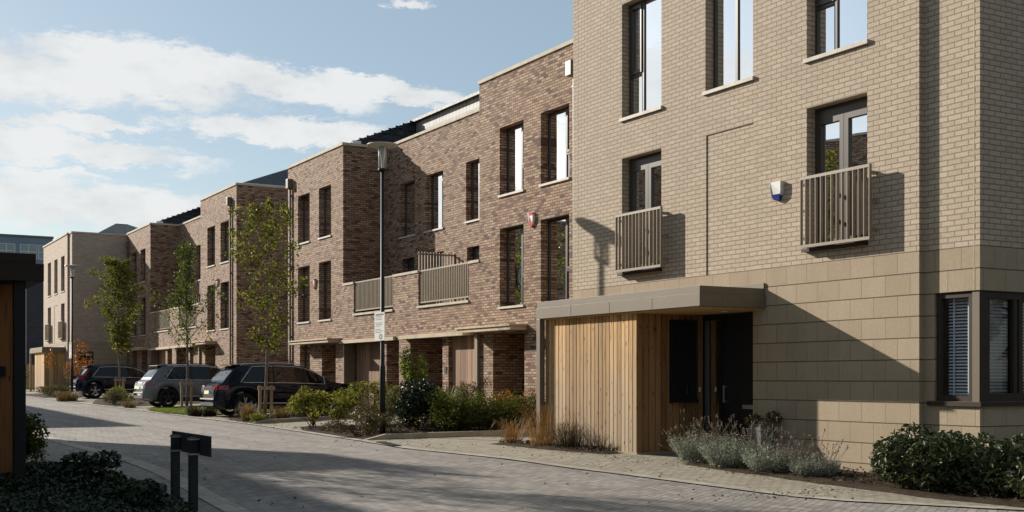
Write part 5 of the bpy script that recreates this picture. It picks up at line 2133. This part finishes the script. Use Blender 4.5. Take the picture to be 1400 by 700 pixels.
car('nearest dark blue black estate car with chrome window line, by the open shrubs', (11.02, 38.9, ground(12, 38.9)), rad(0), 5.05, 1.74, 1.97, paint('midnight_paint', (.006, .010, .020), .0), M['alloy'], 'big', .385)
car('dark grey car parked in the middle, beside the small lawn', (10.88, 47.9, ground(12, 47.9)), rad(0), 4.80, 1.70, 1.94, paint('graphite_paint', (.15, .165, .19), .25), M['dark_alloy'], 'mid', .375)
car('farthest dark blue car with tall rear lamps, below the far house', (11.1, 62.9, ground(12, 62.9)), rad(0), 4.64, 1.66, 1.89, paint('navy_paint', (.006, .011, .024), .0), M['alloy'], 'tall', .365)

# ------------------------------------------------------------------ sky, sun, camera
w = bpy.data.worlds.new('World')
scene.world = w
w.use_nodes = True
nt = w.node_tree
for n in list(nt.nodes):
    nt.nodes.remove(n)
out = nd(nt, 'ShaderNodeOutputWorld')
bg = nd(nt, 'ShaderNodeBackground')
SKY = .0755
bg.inputs['Strength'].default_value = SKY
nt.links.new(bg.outputs[0], out.inputs[0])
sky = nd(nt, 'ShaderNodeTexSky', sky_type='NISHITA')
sky.sun_disc = False
sky.sun_elevation = math.asin(SUN.z)
sky.sun_rotation = math.atan2(SUN.x, SUN.y)
sky.air_density = 1.0
sky.dust_density = .7
sky.ozone_density = 1.6
sky.altitude = 50
tc = nd(nt, 'ShaderNodeTexCoord')
s = sepxyz(nt, tc.outputs['Generated'])
hor = math_n(nt, 'SQRT', math_n(nt, 'ADD', math_n(nt, 'MULTIPLY', s[0], s[0]), math_n(nt, 'MULTIPLY', s[1], s[1])))
az = math_n(nt, 'ARCTAN2', s[0], s[1])
el = math_n(nt, 'ARCTAN2', s[2], hor)
# cloud banks: (azimuth, elevation, half-width, half-height, tilt) in degrees
BANKS = [(5.8, 13.5, 8.0, 1.65, -.10), (12.2, 13.6, 7.0, 1.4, -.15), (17.7, 13.7, 6.5, 1.0, -.17), (23.1, 13.4, 6.0, .65, -.12), (19.2, 11.35, 5.6, .78, -.04),
         (10.1, 11.25, 4.0, .42, 0), (10.3, 10.2, 6.2, .75, -.08), (7.6, 10.3, 3.0, 1.0, 0), (10.9, 7.66, 7.4, 1.1, 0), (7.9, 8.0, 4.0, 1.0, 0), (9.5, 8.95, 2.2, .3, 0), (24.8, 17.3, 1.3, .36, 0),
         (-14, 14, 9, 3.0, 0), (-26, 20, 11, 2.4, .1), (-40, 13, 12, 2.2, 0), (-22, 8, 14, 2.0, 0), (-55, 22, 14, 3, .1), (-40, 32, 16, 2.6, -.1), (-10, 27, 10, 1.6, 0), (55, 15, 15, 3, 0), (100, 18, 25, 4, 0), (-110, 16, 30, 4, 0), (170, 18, 30, 4, 0)]
wv = comb(nt, math_n(nt, 'MULTIPLY', az, 14.0), math_n(nt, 'MULTIPLY', el, 30.0), 0.3)
n1 = noise(nt, 1.0, 9, .6, wv)
n2 = noise(nt, 3.1, 9, .68, comb(nt, math_n(nt, 'MULTIPLY', az, 12.0), math_n(nt, 'MULTIPLY', el, 34.0), 4.3))
wz = sepxyz(nt, n2.outputs['Color'])
# ragged, wind-drawn outlines
az = math_n(nt, 'ADD', az, math_n(nt, 'MULTIPLY', math_n(nt, 'SUBTRACT', wz[0], .5), rad(4.5)))
el = math_n(nt, 'ADD', el, math_n(nt, 'MULTIPLY', math_n(nt, 'SUBTRACT', wz[1], .5), rad(2.0)))
acc = None
for (a0, e0, ra, re, tl) in BANKS:
    da = math_n(nt, 'MULTIPLY', math_n(nt, 'SUBTRACT', az, rad(a0)), 1 / rad(ra))
    de = math_n(nt, 'SUBTRACT', math_n(nt, 'SUBTRACT', el, rad(e0)), math_n(nt, 'MULTIPLY', math_n(nt, 'SUBTRACT', az, rad(a0)), tl))
    de = math_n(nt, 'MULTIPLY', de, 1 / rad(re))
    q = math_n(nt, 'ADD', math_n(nt, 'MULTIPLY', da, da), math_n(nt, 'MULTIPLY', de, de))
    q = math_n(nt, 'SUBTRACT', 1.0, q)
    acc = q if acc is None else math_n(nt, 'MAXIMUM', acc, q)
acc = math_n(nt, 'MAXIMUM', acc, -1.6)
f = math_n(nt, 'ADD', math_n(nt, 'MULTIPLY', acc, .64), math_n(nt, 'MULTIPLY', math_n(nt, 'SUBTRACT', n1.outputs[0], .5), 1.5))
f = math_n(nt, 'ADD', f, math_n(nt, 'MULTIPLY', math_n(nt, 'SUBTRACT', n2.outputs[0], .5), .8))
mk = nd(nt, 'ShaderNodeMapRange', interpolation_type='SMOOTHSTEP')
setin(mk, From_Min=-.06, From_Max=.46, To_Min=0.0, To_Max=.92)
nt.links.new(f, mk.inputs[0])
tone = ramp(nt, [(.28, (.74, .77, .78)), (.56, (.93, .94, .935))])
nt.links.new(n1.outputs[0], tone.inputs[0])
csc = nd(nt, 'ShaderNodeVectorMath', operation='SCALE')
nt.links.new(tone.outputs[0], csc.inputs[0])
CLOUD = 6.8
csc.inputs['Scale'].default_value = CLOUD
# thin high haze softens the blue
hz_ = mixc(nt, .48, sky.outputs[0], (2.75, 3.35, 3.5))
fin = mixc(nt, mk.outputs[0], hz_, csc.outputs[0])
nt.links.new(fin, bg.inputs['Color'])

sl = bpy.data.lights.new('sun', 'SUN')
sl.energy = 4.45
sl.angle = rad(.53)
sl.color = (1.0, .925, .82)
so = bpy.data.objects.new('sun', sl)
so.rotation_euler = (-SUN).to_track_quat('-Z', 'Y').to_euler()
so.location = (-20, 40, 40)
COL.objects.link(so)

cd = bpy.data.cameras.new('camera')
cd.sensor_width = 36
cd.lens = 36 * 1650 / 1400
cd.shift_y = (517 - 350) / 1400
cd.clip_start = .1
cd.clip_end = 3000
co = bpy.data.objects.new('camera', cd)
co.location = (0, 0, E)
co.rotation_euler = (rad(90), 0, rad(-30))
COL.objects.link(co)
scene.camera = co

scene.view_settings.view_transform = 'Standard'
scene.view_settings.look = 'None'
scene.view_settings.exposure = .85
scene.view_settings.gamma = 1.0
scene.render.engine = 'CYCLES'
scene.cycles.max_bounces = 8
scene.cycles.transparent_max_bounces = 12
scene.cycles.use_denoising = True
scene.cycles.sample_clamp_indirect = 6
